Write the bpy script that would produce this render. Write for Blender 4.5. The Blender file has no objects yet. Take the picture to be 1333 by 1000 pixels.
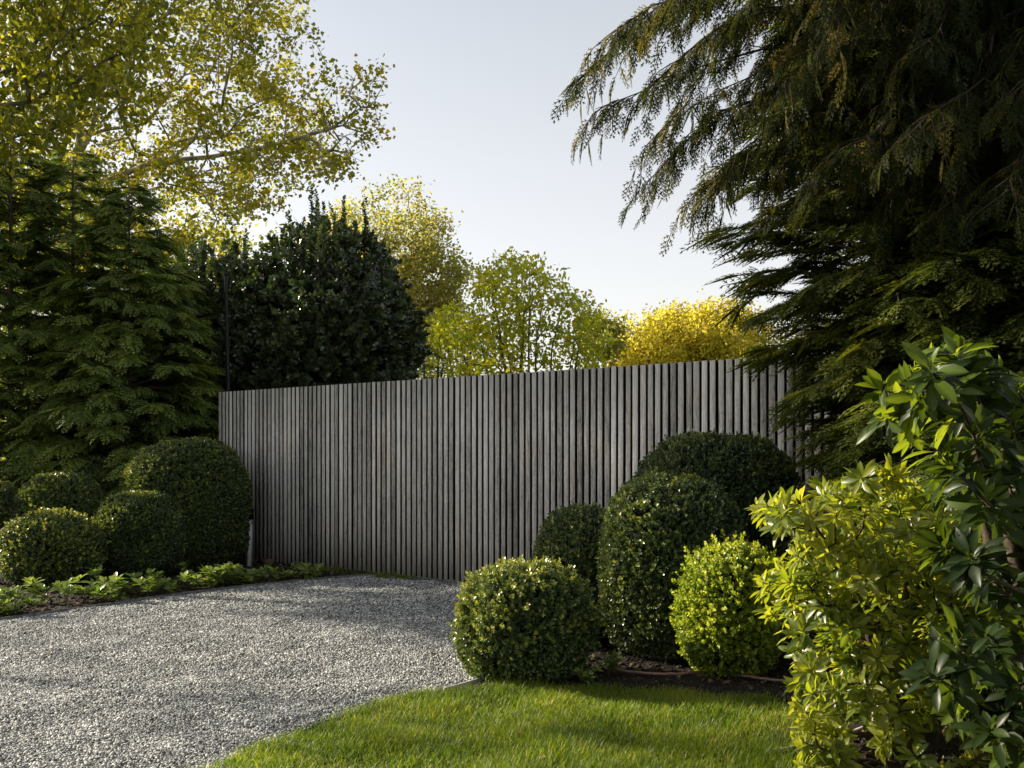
import bpy, math, random
import numpy as np

# ------------------------------------------------------------------ camera, sky, sun, exposure
F, CX, HY, CAMZ = 1296.0, 666.5, 592.0, 1.6      # focal length in px of a 1333 wide picture, horizon row, eye height
scene = bpy.context.scene
cam_data = bpy.data.cameras.new('camera')
cam_data.sensor_width = 36.0
cam_data.lens = 36.0 * F / 1333.0
cam_data.shift_y = (HY - 500.0) / 1333.0
cam_data.clip_start = 0.05
cam_data.clip_end = 3000
cam = bpy.data.objects.new('camera', cam_data)
cam.location = (0, 0, CAMZ)
cam.rotation_euler = (math.radians(90), 0, 0)
scene.collection.objects.link(cam)
scene.camera = cam

SUN_AZ, SUN_EL = math.radians(-68), math.radians(25)      # azimuth from +Y towards +X
world = bpy.data.worlds.new('World')
scene.world = world
world.use_nodes = True
wn = world.node_tree.nodes
wl = world.node_tree.links
wn.clear()
wo = wn.new('ShaderNodeOutputWorld')
bg = wn.new('ShaderNodeBackground')
sky = wn.new('ShaderNodeTexSky')
sky.sky_type = 'NISHITA'
sky.sun_disc = False
sky.sun_elevation = SUN_EL
sky.sun_rotation = SUN_AZ
sky.air_density = 0.8
sky.dust_density = 3.5
sky.ozone_density = 2.0
bg.inputs['Strength'].default_value = 0.102
veil = wn.new('ShaderNodeMixRGB')        # pale autumn haze over the clear-sky colour
veil.blend_type = 'MIX'
veil.inputs[0].default_value = 0.62
tcw = wn.new('ShaderNodeTexCoord')
spw = wn.new('ShaderNodeSeparateXYZ')
wl.new(tcw.outputs['Generated'], spw.inputs[0])
vr = wn.new('ShaderNodeValToRGB')                # the haze is denser and creamier towards the horizon
vr.color_ramp.elements[0].position = 0.0
vr.color_ramp.elements[0].color = (5.6, 5.2, 4.6, 1)
vr.color_ramp.elements[1].position = 0.5
vr.color_ramp.elements[1].color = (2.8, 2.8, 2.6, 1)
wl.new(spw.outputs['Z'], vr.inputs[0])
wl.new(vr.outputs[0], veil.inputs['Color2'])
wl.new(sky.outputs[0], veil.inputs['Color1'])
wl.new(veil.outputs[0], bg.inputs['Color'])
wl.new(bg.outputs[0], wo.inputs['Surface'])

sun_data = bpy.data.lights.new('sun', 'SUN')
sun_data.energy = 4.9
sun_data.angle = math.radians(1.6)
sun_data.color = (1.0, 0.88, 0.68)
sun = bpy.data.objects.new('sun', sun_data)
sun_dir = np.array([math.sin(SUN_AZ) * math.cos(SUN_EL), math.cos(SUN_AZ) * math.cos(SUN_EL), math.sin(SUN_EL)])
sun.rotation_euler = (math.radians(90) - SUN_EL, 0, math.atan2(sun_dir[0], -sun_dir[1]))
scene.collection.objects.link(sun)
scene.view_settings.view_transform = 'Standard'
scene.view_settings.look = 'None'
scene.view_settings.exposure = 1.3
scene.view_settings.gamma = 1.0
scene.render.film_transparent = False
try:
    scene.cycles.max_bounces = 8
    scene.cycles.transparent_max_bounces = 4
    scene.cycles.transmission_bounces = 4
    scene.cycles.diffuse_bounces = 3
    scene.cycles.glossy_bounces = 2
except Exception:
    pass

# ------------------------------------------------------------------ helpers
def P(px, py, d):
    return np.array([(px - CX) / F * d, d, CAMZ - (py - HY) / F * d])

def G(px, py, z=0.0):
    d = F * (CAMZ - z) / (py - HY)
    return np.array([(px - CX) / F * d, d, z])

def PX(px, d):
    return (px - CX) / F * d

def norm(a):
    return a / np.maximum(np.linalg.norm(a, axis=-1, keepdims=True), 1e-9)

def snoise(p, f, seed, octaves=4):
    r = np.random.RandomState(seed)
    o = np.zeros(len(p))
    for i in range(octaves * 2):
        d = r.normal(size=3)
        d /= np.linalg.norm(d)
        k = f * (0.6 + 1.6 * i / (octaves * 2))
        o += np.sin(p @ d * k * 2 * math.pi + r.uniform(0, 6.28)) * np.cos(p @ np.roll(d, 1) * k * 4.1 + r.uniform(0, 6.28))
    return o / math.sqrt(octaves * 2)

def frames(d, n):
    """rotation matrices whose columns are side, axis d, normal n"""
    d = norm(d)
    s = norm(np.cross(d, n))
    n2 = np.cross(s, d)
    return np.stack([s, d, n2], axis=-1)

class Buf:
    """collects triangles / quads with a random tint per stamp"""
    def __init__(self):
        self.v, self.f, self.t, self.n = [], [], [], 0
    def add(self, v, f, t):
        self.v.append(np.asarray(v, dtype=np.float32))
        self.f.append(np.asarray(f, dtype=np.int32) + self.n)
        self.t.append(np.broadcast_to(np.asarray(t, dtype=np.float32), (len(v),)).copy())
        self.n += len(v)
    def stamp(self, tmpl, pos, R, scale, tint):
        tv, tf = tmpl[0], tmpl[1]
        N = len(pos)
        if N == 0:
            return
        scale = np.asarray(scale)
        if scale.ndim == 1:
            scale = scale[:, None]
        if scale.ndim == 0:
            scale = np.full((N, 1), float(scale))
        loc = tv[None] * scale[:, None, :]
        w = np.einsum('nij,nvj->nvi', R, loc) + pos[:, None, :]
        idx = tf[None] + (np.arange(N) * len(tv))[:, None, None]
        tt = np.repeat(np.broadcast_to(np.asarray(tint), (N,)), len(tv)).reshape(N, len(tv))
        if len(tmpl) > 2:
            tt = tt + tmpl[2][None]
        self.add(w.reshape(-1, 3), idx.reshape(-1, tf.shape[1]), tt.reshape(-1))
    def tube(self, pts, rad, n=5, tint=0.5, cap=True):
        pts = np.asarray(pts, float)
        rad = np.broadcast_to(np.asarray(rad, float), (len(pts),))
        tan = norm(np.gradient(pts, axis=0))
        ref = np.array([0.13, 0.21, 0.97]) if abs(norm(pts[-1] - pts[0])[2]) < 0.8 else np.array([0.9, 0.31, 0.1])
        u = norm(np.cross(tan, ref))
        w = np.cross(tan, u)
        a = np.arange(n) / n * 2 * math.pi
        v = pts[:, None] + rad[:, None, None] * (np.cos(a)[None, :, None] * u[:, None] + np.sin(a)[None, :, None] * w[:, None])
        m = len(pts)
        v = v.reshape(-1, 3)
        i = (np.arange(m - 1) * n)[:, None]
        j = np.arange(n)[None]
        j2 = (j + 1) % n
        q = np.stack([i + j, i + j2, i + n + j2, i + n + j], -1).reshape(-1, 4)
        t1 = q[:, [0, 1, 2]]
        t2 = q[:, [0, 2, 3]]
        fs = [t1, t2]
        if cap:
            v = np.vstack([v, pts[0], pts[-1]])
            k0, k1 = m * n, m * n + 1
            jj = np.arange(n)
            fs.append(np.stack([np.full(n, k0), (jj + 1) % n, jj], -1))
            fs.append(np.stack([np.full(n, k1), (m - 1) * n + jj, (m - 1) * n + (jj + 1) % n], -1))
        self.add(v, np.vstack(fs), tint)
    def box(self, c, half, R=None, tint=0.5, bevel=0.0):
        h = np.asarray(half, float)
        s = np.array([[x, y, z] for x in (-1, 1) for y in (-1, 1) for z in (-1, 1)], float) * h
        if R is not None:
            s = s @ np.asarray(R).T
        f = np.array([[0, 1, 3], [0, 3, 2], [4, 6, 7], [4, 7, 5], [0, 4, 5], [0, 5, 1], [2, 3, 7], [2, 7, 6], [0, 2, 6], [0, 6, 4], [1, 5, 7], [1, 7, 3]])
        self.add(s + np.asarray(c), f, tint)

def mesh_obj(name, buf, mat, parent=None, loc=None, smooth=False):
    v = np.concatenate(buf.v)
    f = np.concatenate(buf.f)
    t = np.concatenate(buf.t)
    off = np.array(loc if loc is not None else (parent['_loc'] if parent is not None else (0, 0, 0)), dtype=np.float32)
    v = v - off
    me = bpy.data.meshes.new(name)
    me.vertices.add(len(v))
    me.vertices.foreach_set('co', v.astype(np.float32).ravel())
    k = f.shape[1]
    me.loops.add(f.size)
    me.loops.foreach_set('vertex_index', f.ravel().astype(np.int32))
    me.polygons.add(len(f))
    me.polygons.foreach_set('loop_start', (np.arange(len(f)) * k).astype(np.int32))
    me.polygons.foreach_set('loop_total', np.full(len(f), k, dtype=np.int32))
    if smooth:
        me.polygons.foreach_set('use_smooth', np.ones(len(f), dtype=bool))
    me.update(calc_edges=True)
    at = me.attributes.new('tint', 'FLOAT', 'POINT')
    at.data.foreach_set('value', np.clip(t, 0, 1).astype(np.float32))
    me.materials.append(mat)
    o = bpy.data.objects.new(name, me)
    scene.collection.objects.link(o)
    if parent is not None:
        o.parent = parent
    else:
        o.location = tuple(float(x) for x in off)
    return o

def thing(name, label, cat, loc, group=None):
    o = bpy.data.objects.new(name, None)
    o.empty_display_size = 0.2
    scene.collection.objects.link(o)
    o.location = tuple(float(x) for x in loc)
    o['_loc'] = [float(x) for x in loc]
    o['label'] = label
    o['category'] = cat
    if group:
        o['group'] = group
    return o

def tag(o, label=None, cat=None, group=None, kind=None):
    if label: o['label'] = label
    if cat: o['category'] = cat
    if group: o['group'] = group
    if kind: o['kind'] = kind
    return o

# ------------------------------------------------------------------ materials
def new_mat(name):
    m = bpy.data.materials.new(name)
    m.use_nodes = True
    nt = m.node_tree
    nt.nodes.clear()
    return m, nt.nodes, nt.links

def ramp(n, cols, interp='LINEAR'):
    r = n.new('ShaderNodeValToRGB')
    r.color_ramp.interpolation = interp
    el = r.color_ramp.elements
    while len(el) < len(cols):
        el.new(0.5)
    for e, (p, c) in zip(el, cols):
        e.position = p
        e.color = (*c, 1)
    return r

def leaf_mat(name, cols, trans, mix=0.4, rough=0.4, spec=0.4, patch=1.2, patch_amt=0.35):
    """cols/trans: list of (pos, rgb) driven by a per-leaf tint plus a slow natural variation in space"""
    m, n, l = new_mat(name)
    out = n.new('ShaderNodeOutputMaterial')
    at = n.new('ShaderNodeAttribute'); at.attribute_name = 'tint'
    geo = n.new('ShaderNodeNewGeometry')
    nz = n.new('ShaderNodeTexNoise'); nz.inputs['Scale'].default_value = patch; nz.inputs['Detail'].default_value = 2
    l.new(geo.outputs['Position'], nz.inputs['Vector'])
    ma = n.new('ShaderNodeMath'); ma.operation = 'MULTIPLY_ADD'
    l.new(nz.outputs['Fac'], ma.inputs[0]); ma.inputs[1].default_value = patch_amt * 2; ma.inputs[2].default_value = -patch_amt
    ad = n.new('ShaderNodeMath'); ad.operation = 'ADD'; ad.use_clamp = True
    l.new(ma.outputs[0], ad.inputs[0]); l.new(at.outputs['Fac'], ad.inputs[1])
    r1 = ramp(n, cols); r2 = ramp(n, trans)
    l.new(ad.outputs[0], r1.inputs[0]); l.new(ad.outputs[0], r2.inputs[0])
    p = n.new('ShaderNodeBsdfPrincipled')
    l.new(r1.outputs[0], p.inputs['Base Color'])
    p.inputs['Roughness'].default_value = rough
    p.inputs['Specular IOR Level'].default_value = spec
    t = n.new('ShaderNodeBsdfTranslucent')
    l.new(r2.outputs[0], t.inputs['Color'])
    mx = n.new('ShaderNodeMixShader'); mx.inputs[0].default_value = mix
    l.new(p.outputs[0], mx.inputs[1]); l.new(t.outputs[0], mx.inputs[2])
    l.new(mx.outputs[0], out.inputs['Surface'])
    return m

def rough_mat(name, cols, scale=20, rough=0.9, bump=0.3, bscale=60, stretch=(1, 1, 1), tint_amt=0.0, spec=0.25, metal=0.0, bdist=0.01, detail=5):
    m, n, l = new_mat(name)
    out = n.new('ShaderNodeOutputMaterial')
    tc = n.new('ShaderNodeTexCoord')
    mp = n.new('ShaderNodeMapping'); mp.inputs['Scale'].default_value = stretch
    l.new(tc.outputs['Object'], mp.inputs['Vector'])
    nz = n.new('ShaderNodeTexNoise'); nz.inputs['Scale'].default_value = scale; nz.inputs['Detail'].default_value = detail
    l.new(mp.outputs[0], nz.inputs['Vector'])
    fac = nz.outputs['Fac']
    if tint_amt:
        at = n.new('ShaderNodeAttribute'); at.attribute_name = 'tint'
        ma = n.new('ShaderNodeMath'); ma.operation = 'MULTIPLY_ADD'
        l.new(at.outputs['Fac'], ma.inputs[0]); ma.inputs[1].default_value = tint_amt; ma.inputs[2].default_value = -tint_amt / 2
        ad = n.new('ShaderNodeMath'); ad.operation = 'ADD'; ad.use_clamp = True
        l.new(ma.outputs[0], ad.inputs[0]); l.new(fac, ad.inputs[1])
        fac = ad.outputs[0]
    r = ramp(n, cols)
    l.new(fac, r.inputs[0])
    p = n.new('ShaderNodeBsdfPrincipled')
    p.inputs['Roughness'].default_value = rough
    p.inputs['Specular IOR Level'].default_value = spec
    p.inputs['Metallic'].default_value = metal
    l.new(r.outputs[0], p.inputs['Base Color'])
    b = n.new('ShaderNodeBump'); b.inputs['Strength'].default_value = bump; b.inputs['Distance'].default_value = bdist
    nb = n.new('ShaderNodeTexNoise'); nb.inputs['Scale'].default_value = bscale; nb.inputs['Detail'].default_value = 5
    l.new(mp.outputs[0], nb.inputs['Vector']); l.new(nb.outputs['Fac'], b.inputs['Height'])
    l.new(b.outputs[0], p.inputs['Normal'])
    l.new(p.outputs[0], out.inputs['Surface'])
    return m

M = {}
M['soil'] = rough_mat('soil', [(0.25, (0.006, 0.005, 0.004)), (0.55, (0.018, 0.013, 0.009)), (0.75, (0.040, 0.029, 0.019))], 14, 0.95, 0.8, 70, bdist=0.02)
M['chips'] = rough_mat('soil_litter', [(0.0, (0.012, 0.009, 0.007)), (0.5, (0.045, 0.032, 0.021)), (0.85, (0.12, 0.085, 0.05)), (1.0, (0.30, 0.25, 0.17))], 30, 0.85, 0.2, 90, tint_amt=1.0)
M['far_ground'] = rough_mat('far_ground', [(0.3, (0.03, 0.04, 0.015)), (0.7, (0.06, 0.07, 0.025))], 0.6, 0.95, 0.2, 3)
M['gravel_bed'] = rough_mat('gravel_bed', [(0.3, (0.05, 0.05, 0.048)), (0.5, (0.13, 0.13, 0.12)), (0.68, (0.27, 0.265, 0.245))], 75, 0.85, 1.0, 70, bdist=0.02)
M['pebble'] = rough_mat('pebble', [(0.0, (0.085, 0.087, 0.09)), (0.3, (0.18, 0.184, 0.185)), (0.55, (0.29, 0.30, 0.295)), (0.8, (0.43, 0.435, 0.42)), (1.0, (0.64, 0.63, 0.59))], 2.2, 0.7, 0.15, 220, tint_amt=1.1, spec=0.35)
M['lawn_soil'] = rough_mat('lawn_soil', [(0.3, (0.02, 0.024, 0.008)), (0.7, (0.06, 0.055, 0.025))], 25, 0.95, 0.6, 80)
M['steel'] = rough_mat('steel', [(0.3, (0.08, 0.08, 0.08)), (0.7, (0.18, 0.175, 0.165))], 18, 0.55, 0.15, 90, metal=0.6)
M['pale_strip'] = rough_mat('pale_strip', [(0.3, (0.32, 0.31, 0.28)), (0.7, (0.55, 0.53, 0.48))], 18, 0.55, 0.15, 90, metal=0.2)
M['hose'] = rough_mat('hose', [(0.3, (0.13, 0.068, 0.048)), (0.7, (0.24, 0.13, 0.095))], 12, 0.45, 0.1, 90, spec=0.5)
M['post_white'] = rough_mat('post_white', [(0.3, (0.68, 0.70, 0.70)), (0.7, (0.8, 0.82, 0.82))], 9, 0.5, 0.05, 60)
M['post_black'] = rough_mat('post_black', [(0.3, (0.004, 0.004, 0.005)), (0.7, (0.008, 0.008, 0.009))], 9, 0.4, 0.05, 60)
M['back_fence'] = rough_mat('back_fence', [(0.3, (0.008, 0.008, 0.008)), (0.7, (0.02, 0.018, 0.016))], 9, 0.7, 0.1, 60)
M['wood_block'] = rough_mat('wood_block', [(0.3, (0.07, 0.05, 0.028)), (0.7, (0.14, 0.10, 0.06))], 20, 0.85, 0.3, 80, stretch=(1, 1, .15))
M['bark_plane'] = rough_mat('bark_plane', [(0.35, (0.14, 0.12, 0.09)), (0.5, (0.30, 0.27, 0.215)), (0.62, (0.52, 0.49, 0.41))], 5, 0.85, 0.3, 25)
M['bark_grey'] = rough_mat('bark_grey', [(0.3, (0.06, 0.05, 0.04)), (0.7, (0.17, 0.15, 0.12))], 15, 0.9, 0.4, 50)
M['bark_dark'] = rough_mat('bark_dark', [(0.3, (0.02, 0.014, 0.010)), (0.7, (0.07, 0.05, 0.035))], 22, 0.85, 0.5, 60)
M['bark_conifer'] = rough_mat('bark_conifer', [(0.3, (0.07, 0.05, 0.038)), (0.7, (0.22, 0.175, 0.14))], 14, 0.9, 0.5, 50, stretch=(1, 1, .2))
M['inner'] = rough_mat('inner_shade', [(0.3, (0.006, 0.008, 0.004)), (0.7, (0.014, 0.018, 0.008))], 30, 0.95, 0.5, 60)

M['box'] = leaf_mat('box_leaf', [(0.0, (0.026, 0.042, 0.020)), (0.5, (0.060, 0.090, 0.032)), (0.8, (0.12, 0.17, 0.038)), (1.0, (0.24, 0.27, 0.04))],
                    [(0.0, (0.05, 0.08, 0.015)), (0.6, (0.15, 0.21, 0.02)), (1.0, (0.55, 0.52, 0.05))], 0.22, 0.33, 0.5, 3.0, 0.25)
M['box_y'] = leaf_mat('box_leaf_young', [(0.0, (0.02, 0.042, 0.010)), (0.5, (0.085, 0.135, 0.015)), (1.0, (0.26, 0.31, 0.03))],
                    [(0.0, (0.10, 0.14, 0.01)), (0.5, (0.32, 0.44, 0.02)), (1.0, (0.75, 0.80, 0.05))], 0.38, 0.35, 0.4, 3.0, 0.3)
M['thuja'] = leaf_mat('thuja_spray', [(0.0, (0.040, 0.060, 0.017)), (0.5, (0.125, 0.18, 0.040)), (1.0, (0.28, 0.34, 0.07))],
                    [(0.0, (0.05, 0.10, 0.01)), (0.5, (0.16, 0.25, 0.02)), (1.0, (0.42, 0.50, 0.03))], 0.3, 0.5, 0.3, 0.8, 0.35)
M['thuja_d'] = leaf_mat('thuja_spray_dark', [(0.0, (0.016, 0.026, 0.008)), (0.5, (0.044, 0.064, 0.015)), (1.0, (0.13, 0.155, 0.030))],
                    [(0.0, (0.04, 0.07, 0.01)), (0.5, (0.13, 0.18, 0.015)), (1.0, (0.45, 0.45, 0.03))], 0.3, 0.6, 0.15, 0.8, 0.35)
M['cypress'] = leaf_mat('cypress_spray', [(0.0, (0.007, 0.012, 0.005)), (0.5, (0.016, 0.026, 0.008)), (0.85, (0.05, 0.055, 0.016)), (1.0, (0.13, 0.10, 0.03))],
                    [(0.0, (0.03, 0.05, 0.01)), (0.5, (0.11, 0.13, 0.015)), (1.0, (0.5, 0.38, 0.04))], 0.25, 0.7, 0.1, 0.8, 0.22)
M['holly'] = leaf_mat('holly_leaf', [(0.0, (0.016, 0.024, 0.011)), (0.6, (0.068, 0.088, 0.042)), (0.9, (0.12, 0.145, 0.055)), (1.0, (0.16, 0.20, 0.035))],
                    [(0.0, (0.02, 0.05, 0.01)), (0.6, (0.06, 0.12, 0.015)), (1.0, (0.3, 0.4, 0.03))], 0.18, 0.26, 0.65, 1.0, 0.2)
M['plane'] = leaf_mat('plane_leaf', [(0.0, (0.07, 0.09, 0.014)), (0.5, (0.16, 0.16, 0.018)), (1.0, (0.32, 0.25, 0.03))],
                    [(0.0, (0.24, 0.30, 0.018)), (0.5, (0.50, 0.47, 0.025)), (1.0, (0.85, 0.66, 0.06))], 0.5, 0.5, 0.3, 0.35, 0.45)
M['plane_far'] = leaf_mat('plane_leaf_far', [(0.0, (0.13, 0.14, 0.035)), (0.5, (0.24, 0.22, 0.05)), (1.0, (0.32, 0.27, 0.07))],
                    [(0.0, (0.36, 0.42, 0.06)), (0.5, (0.60, 0.56, 0.09)), (1.0, (0.8, 0.58, 0.14))], 0.5, 0.5, 0.3, 0.25, 0.5)
M['beech'] = leaf_mat('beech_leaf', [(0.0, (0.04, 0.06, 0.010)), (0.6, (0.10, 0.115, 0.012)), (1.0, (0.28, 0.25, 0.015))],
                    [(0.0, (0.15, 0.20, 0.010)), (0.6, (0.45, 0.45, 0.015)), (1.0, (0.95, 0.85, 0.02))], 0.5, 0.42, 0.35, 0.9, 0.3)
M['magnolia'] = leaf_mat('magnolia_leaf', [(0.0, (0.10, 0.13, 0.014)), (0.5, (0.20, 0.23, 0.018)), (1.0, (0.34, 0.30, 0.02))],
                    [(0.0, (0.36, 0.46, 0.02)), (0.5, (0.66, 0.70, 0.02)), (1.0, (0.92, 0.80, 0.03))], 0.5, 0.45, 0.35, 0.6, 0.3)
M['gold'] = leaf_mat('gold_leaf', [(0.0, (0.24, 0.25, 0.02)), (0.5, (0.38, 0.33, 0.035)), (1.0, (0.48, 0.37, 0.04))],
                    [(0.0, (0.52, 0.55, 0.03)), (0.5, (0.80, 0.68, 0.06)), (1.0, (0.88, 0.68, 0.08))], 0.5, 0.5, 0.3, 0.5, 0.3)
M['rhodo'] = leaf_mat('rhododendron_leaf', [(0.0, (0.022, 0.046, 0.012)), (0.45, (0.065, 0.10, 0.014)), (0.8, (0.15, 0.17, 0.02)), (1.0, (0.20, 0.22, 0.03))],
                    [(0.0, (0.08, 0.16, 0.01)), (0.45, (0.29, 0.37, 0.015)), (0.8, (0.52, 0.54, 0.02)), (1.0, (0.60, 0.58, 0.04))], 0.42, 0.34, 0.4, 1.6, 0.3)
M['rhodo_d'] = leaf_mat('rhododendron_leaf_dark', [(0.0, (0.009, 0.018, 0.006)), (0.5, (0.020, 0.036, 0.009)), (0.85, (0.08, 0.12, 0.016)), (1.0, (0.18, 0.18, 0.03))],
                    [(0.0, (0.03, 0.05, 0.006)), (0.5, (0.12, 0.18, 0.008)), (0.85, (0.36, 0.46, 0.02)), (1.0, (0.5, 0.52, 0.03))], 0.36, 0.36, 0.16, 2.0, 0.25)  # albedo lowered to stand in for the shade over this shrub
M['pachy'] = leaf_mat('pachysandra_leaf', [(0.0, (0.05, 0.08, 0.018)), (0.5, (0.12, 0.165, 0.04)), (1.0, (0.26, 0.31, 0.08))],
                    [(0.0, (0.08, 0.16, 0.01)), (0.5, (0.18, 0.3, 0.02)), (1.0, (0.4, 0.5, 0.05))], 0.3, 0.38, 0.4, 2.5, 0.3)
M['grass'] = leaf_mat('grass_blade', [(0.0, (0.045, 0.075, 0.008)), (0.5, (0.12, 0.16, 0.012)), (0.9, (0.26, 0.27, 0.025)), (1.0, (0.38, 0.31, 0.11))],
                    [(0.0, (0.10, 0.2, 0.01)), (0.5, (0.26, 0.42, 0.015)), (1.0, (0.7, 0.65, 0.06))], 0.42, 0.45, 0.3, 2.2, 0.5)
M['dry'] = leaf_mat('dry_leaf', [(0.0, (0.07, 0.04, 0.022)), (0.5, (0.15, 0.09, 0.045)), (1.0, (0.32, 0.21, 0.10))],
                    [(0.0, (0.1, 0.06, 0.02)), (1.0, (0.4, 0.25, 0.08))], 0.25, 0.7, 0.2, 3.0, 0.2)

def wood_mat():
    m, n, l = new_mat('weathered_cedar')
    out = n.new('ShaderNodeOutputMaterial')
    tc = n.new('ShaderNodeTexCoord')
    at = n.new('ShaderNodeAttribute'); at.attribute_name = 'tint'
    # shift the grain from slat to slat
    cmb = n.new('ShaderNodeCombineXYZ')
    m1 = n.new('ShaderNodeMath'); m1.operation = 'MULTIPLY'; m1.inputs[1].default_value = 37.0
    l.new(at.outputs['Fac'], m1.inputs[0]); l.new(m1.outputs[0], cmb.inputs[2])
    va = n.new('ShaderNodeVectorMath'); va.operation = 'ADD'
    l.new(tc.outputs['Object'], va.inputs[0]); l.new(cmb.outputs[0], va.inputs[1])
    mp = n.new('ShaderNodeMapping'); mp.inputs['Scale'].default_value = (1, 1, 0.055)
    l.new(va.outputs[0], mp.inputs[0])
    grain = n.new('ShaderNodeTexNoise'); grain.inputs['Scale'].default_value = 85; grain.inputs['Detail'].default_value = 6; grain.inputs['Roughness'].default_value = 0.65
    l.new(mp.outputs[0], grain.inputs['Vector'])
    speck = n.new('ShaderNodeTexNoise'); speck.inputs['Scale'].default_value = 60; speck.inputs['Detail'].default_value = 4
    mp2 = n.new('ShaderNodeMapping'); mp2.inputs['Scale'].default_value = (1, 1, 0.4)
    l.new(va.outputs[0], mp2.inputs[0]); l.new(mp2.outputs[0], speck.inputs['Vector'])
    big = n.new('ShaderNodeTexNoise'); big.inputs['Scale'].default_value = 1.1; big.inputs['Detail'].default_value = 4
    mp3 = n.new('ShaderNodeMapping'); mp3.inputs['Scale'].default_value = (1.6, 1.6, 0.7)
    l.new(tc.outputs['Object'], mp3.inputs[0]); l.new(mp3.outputs[0], big.inputs['Vector'])
    a1 = n.new('ShaderNodeMath'); a1.operation = 'MULTIPLY_ADD'; a1.inputs[1].default_value = 0.9
    l.new(grain.outputs['Fac'], a1.inputs[0])
    a2 = n.new('ShaderNodeMath'); a2.operation = 'MULTIPLY_ADD'; a2.inputs[1].default_value = 0.35; a2.inputs[2].default_value = -0.30
    l.new(speck.outputs['Fac'], a2.inputs[0]); l.new(a2.outputs[0], a1.inputs[2])
    a3 = n.new('ShaderNodeMath'); a3.operation = 'MULTIPLY_ADD'; a3.inputs[1].default_value = 0.36
    l.new(at.outputs['Fac'], a3.inputs[0]); l.new(a1.outputs[0], a3.inputs[2])
    a4 = n.new('ShaderNodeMath'); a4.operation = 'MULTIPLY_ADD'; a4.inputs[1].default_value = 0.5; 
    l.new(big.outputs['Fac'], a4.inputs[0])
    a5 = n.new('ShaderNodeMath'); a5.operation = 'SUBTRACT'; a5.inputs[1].default_value = 0.25
    l.new(a3.outputs[0], a5.inputs[0]); l.new(a5.outputs[0], a4.inputs[2])
    r = ramp(n, [(0.22, (0.12, 0.115, 0.108)), (0.40, (0.31, 0.30, 0.283)), (0.56, (0.50, 0.488, 0.465)), (0.8, (0.74, 0.72, 0.69))])
    l.new(a4.outputs[0], r.inputs[0])
    # green algae near the top and here and there
    sep = n.new('ShaderNodeSeparateXYZ'); l.new(tc.outputs['Object'], sep.inputs[0])
    mr = n.new('ShaderNodeMapRange'); mr.inputs['From Min'].default_value = 1.9; mr.inputs['From Max'].default_value = 2.55
    mr.inputs['To Min'].default_value = 0.0; mr.inputs['To Max'].default_value = 0.55
    l.new(sep.outputs['Z'], mr.inputs['Value'])
    mul = n.new('ShaderNodeMath'); mul.operation = 'MULTIPLY'
    l.new(mr.outputs[0], mul.inputs[0]); l.new(speck.outputs['Fac'], mul.inputs[1])
    mix = n.new('ShaderNodeMixRGB'); mix.inputs['Color2'].default_value = (0.13, 0.14, 0.075, 1)
    l.new(mul.outputs[0], mix.inputs[0]); l.new(r.outputs[0], mix.inputs['Color1'])
    mrb = n.new('ShaderNodeMapRange'); mrb.inputs['From Min'].default_value = 0.55; mrb.inputs['From Max'].default_value = 0.05; mrb.inputs['To Max'].default_value = 0.9
    l.new(sep.outputs['Z'], mrb.inputs['Value'])
    mulb = n.new('ShaderNodeMath'); mulb.operation = 'MULTIPLY'
    l.new(mrb.outputs[0], mulb.inputs[0]); l.new(big.outputs['Fac'], mulb.inputs[1])
    mixb = n.new('ShaderNodeMixRGB'); mixb.inputs['Color2'].default_value = (0.12, 0.115, 0.085, 1)
    l.new(mulb.outputs[0], mixb.inputs[0]); l.new(mix.outputs[0], mixb.inputs['Color1'])
    mix = mixb
    # brown weathering here and there
    n3 = n.new('ShaderNodeTexNoise'); n3.inputs['Scale'].default_value = 2.3; n3.inputs['Detail'].default_value = 3
    l.new(mp3.outputs[0], n3.inputs['Vector'])
    mr3 = n.new('ShaderNodeMapRange'); mr3.inputs['From Min'].default_value = 0.5; mr3.inputs['From Max'].default_value = 0.8; mr3.inputs['To Max'].default_value = 0.6
    l.new(n3.outputs['Fac'], mr3.inputs['Value'])
    mix2 = n.new('ShaderNodeMixRGB'); mix2.blend_type = 'MULTIPLY'; mix2.inputs['Color2'].default_value = (0.86, 0.72, 0.58, 1)
    l.new(mr3.outputs[0], mix2.inputs[0]); l.new(mix.outputs[0], mix2.inputs['Color1'])
    # slat sides painted near-black to deepen the shade in the gaps; front stays grey
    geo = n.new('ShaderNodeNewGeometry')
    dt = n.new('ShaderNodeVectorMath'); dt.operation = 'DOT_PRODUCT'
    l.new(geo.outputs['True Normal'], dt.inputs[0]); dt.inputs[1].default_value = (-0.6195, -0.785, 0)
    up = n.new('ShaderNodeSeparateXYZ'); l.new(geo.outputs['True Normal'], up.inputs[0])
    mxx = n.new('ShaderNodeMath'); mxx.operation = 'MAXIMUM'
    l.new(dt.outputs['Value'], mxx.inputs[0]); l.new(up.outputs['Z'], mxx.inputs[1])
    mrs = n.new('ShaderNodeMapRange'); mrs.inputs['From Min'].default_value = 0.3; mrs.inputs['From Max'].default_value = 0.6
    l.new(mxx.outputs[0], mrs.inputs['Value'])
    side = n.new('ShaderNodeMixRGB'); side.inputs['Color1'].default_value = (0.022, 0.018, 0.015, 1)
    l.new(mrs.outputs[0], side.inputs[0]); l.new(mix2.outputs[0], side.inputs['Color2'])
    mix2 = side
    p = n.new('ShaderNodeBsdfPrincipled'); p.inputs['Roughness'].default_value = 0.8; p.inputs['Specular IOR Level'].default_value = 0.25
    l.new(mix2.outputs[0], p.inputs['Base Color'])
    b = n.new('ShaderNodeBump'); b.inputs['Strength'].default_value = 0.7; b.inputs['Distance'].default_value = 0.003
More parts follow.
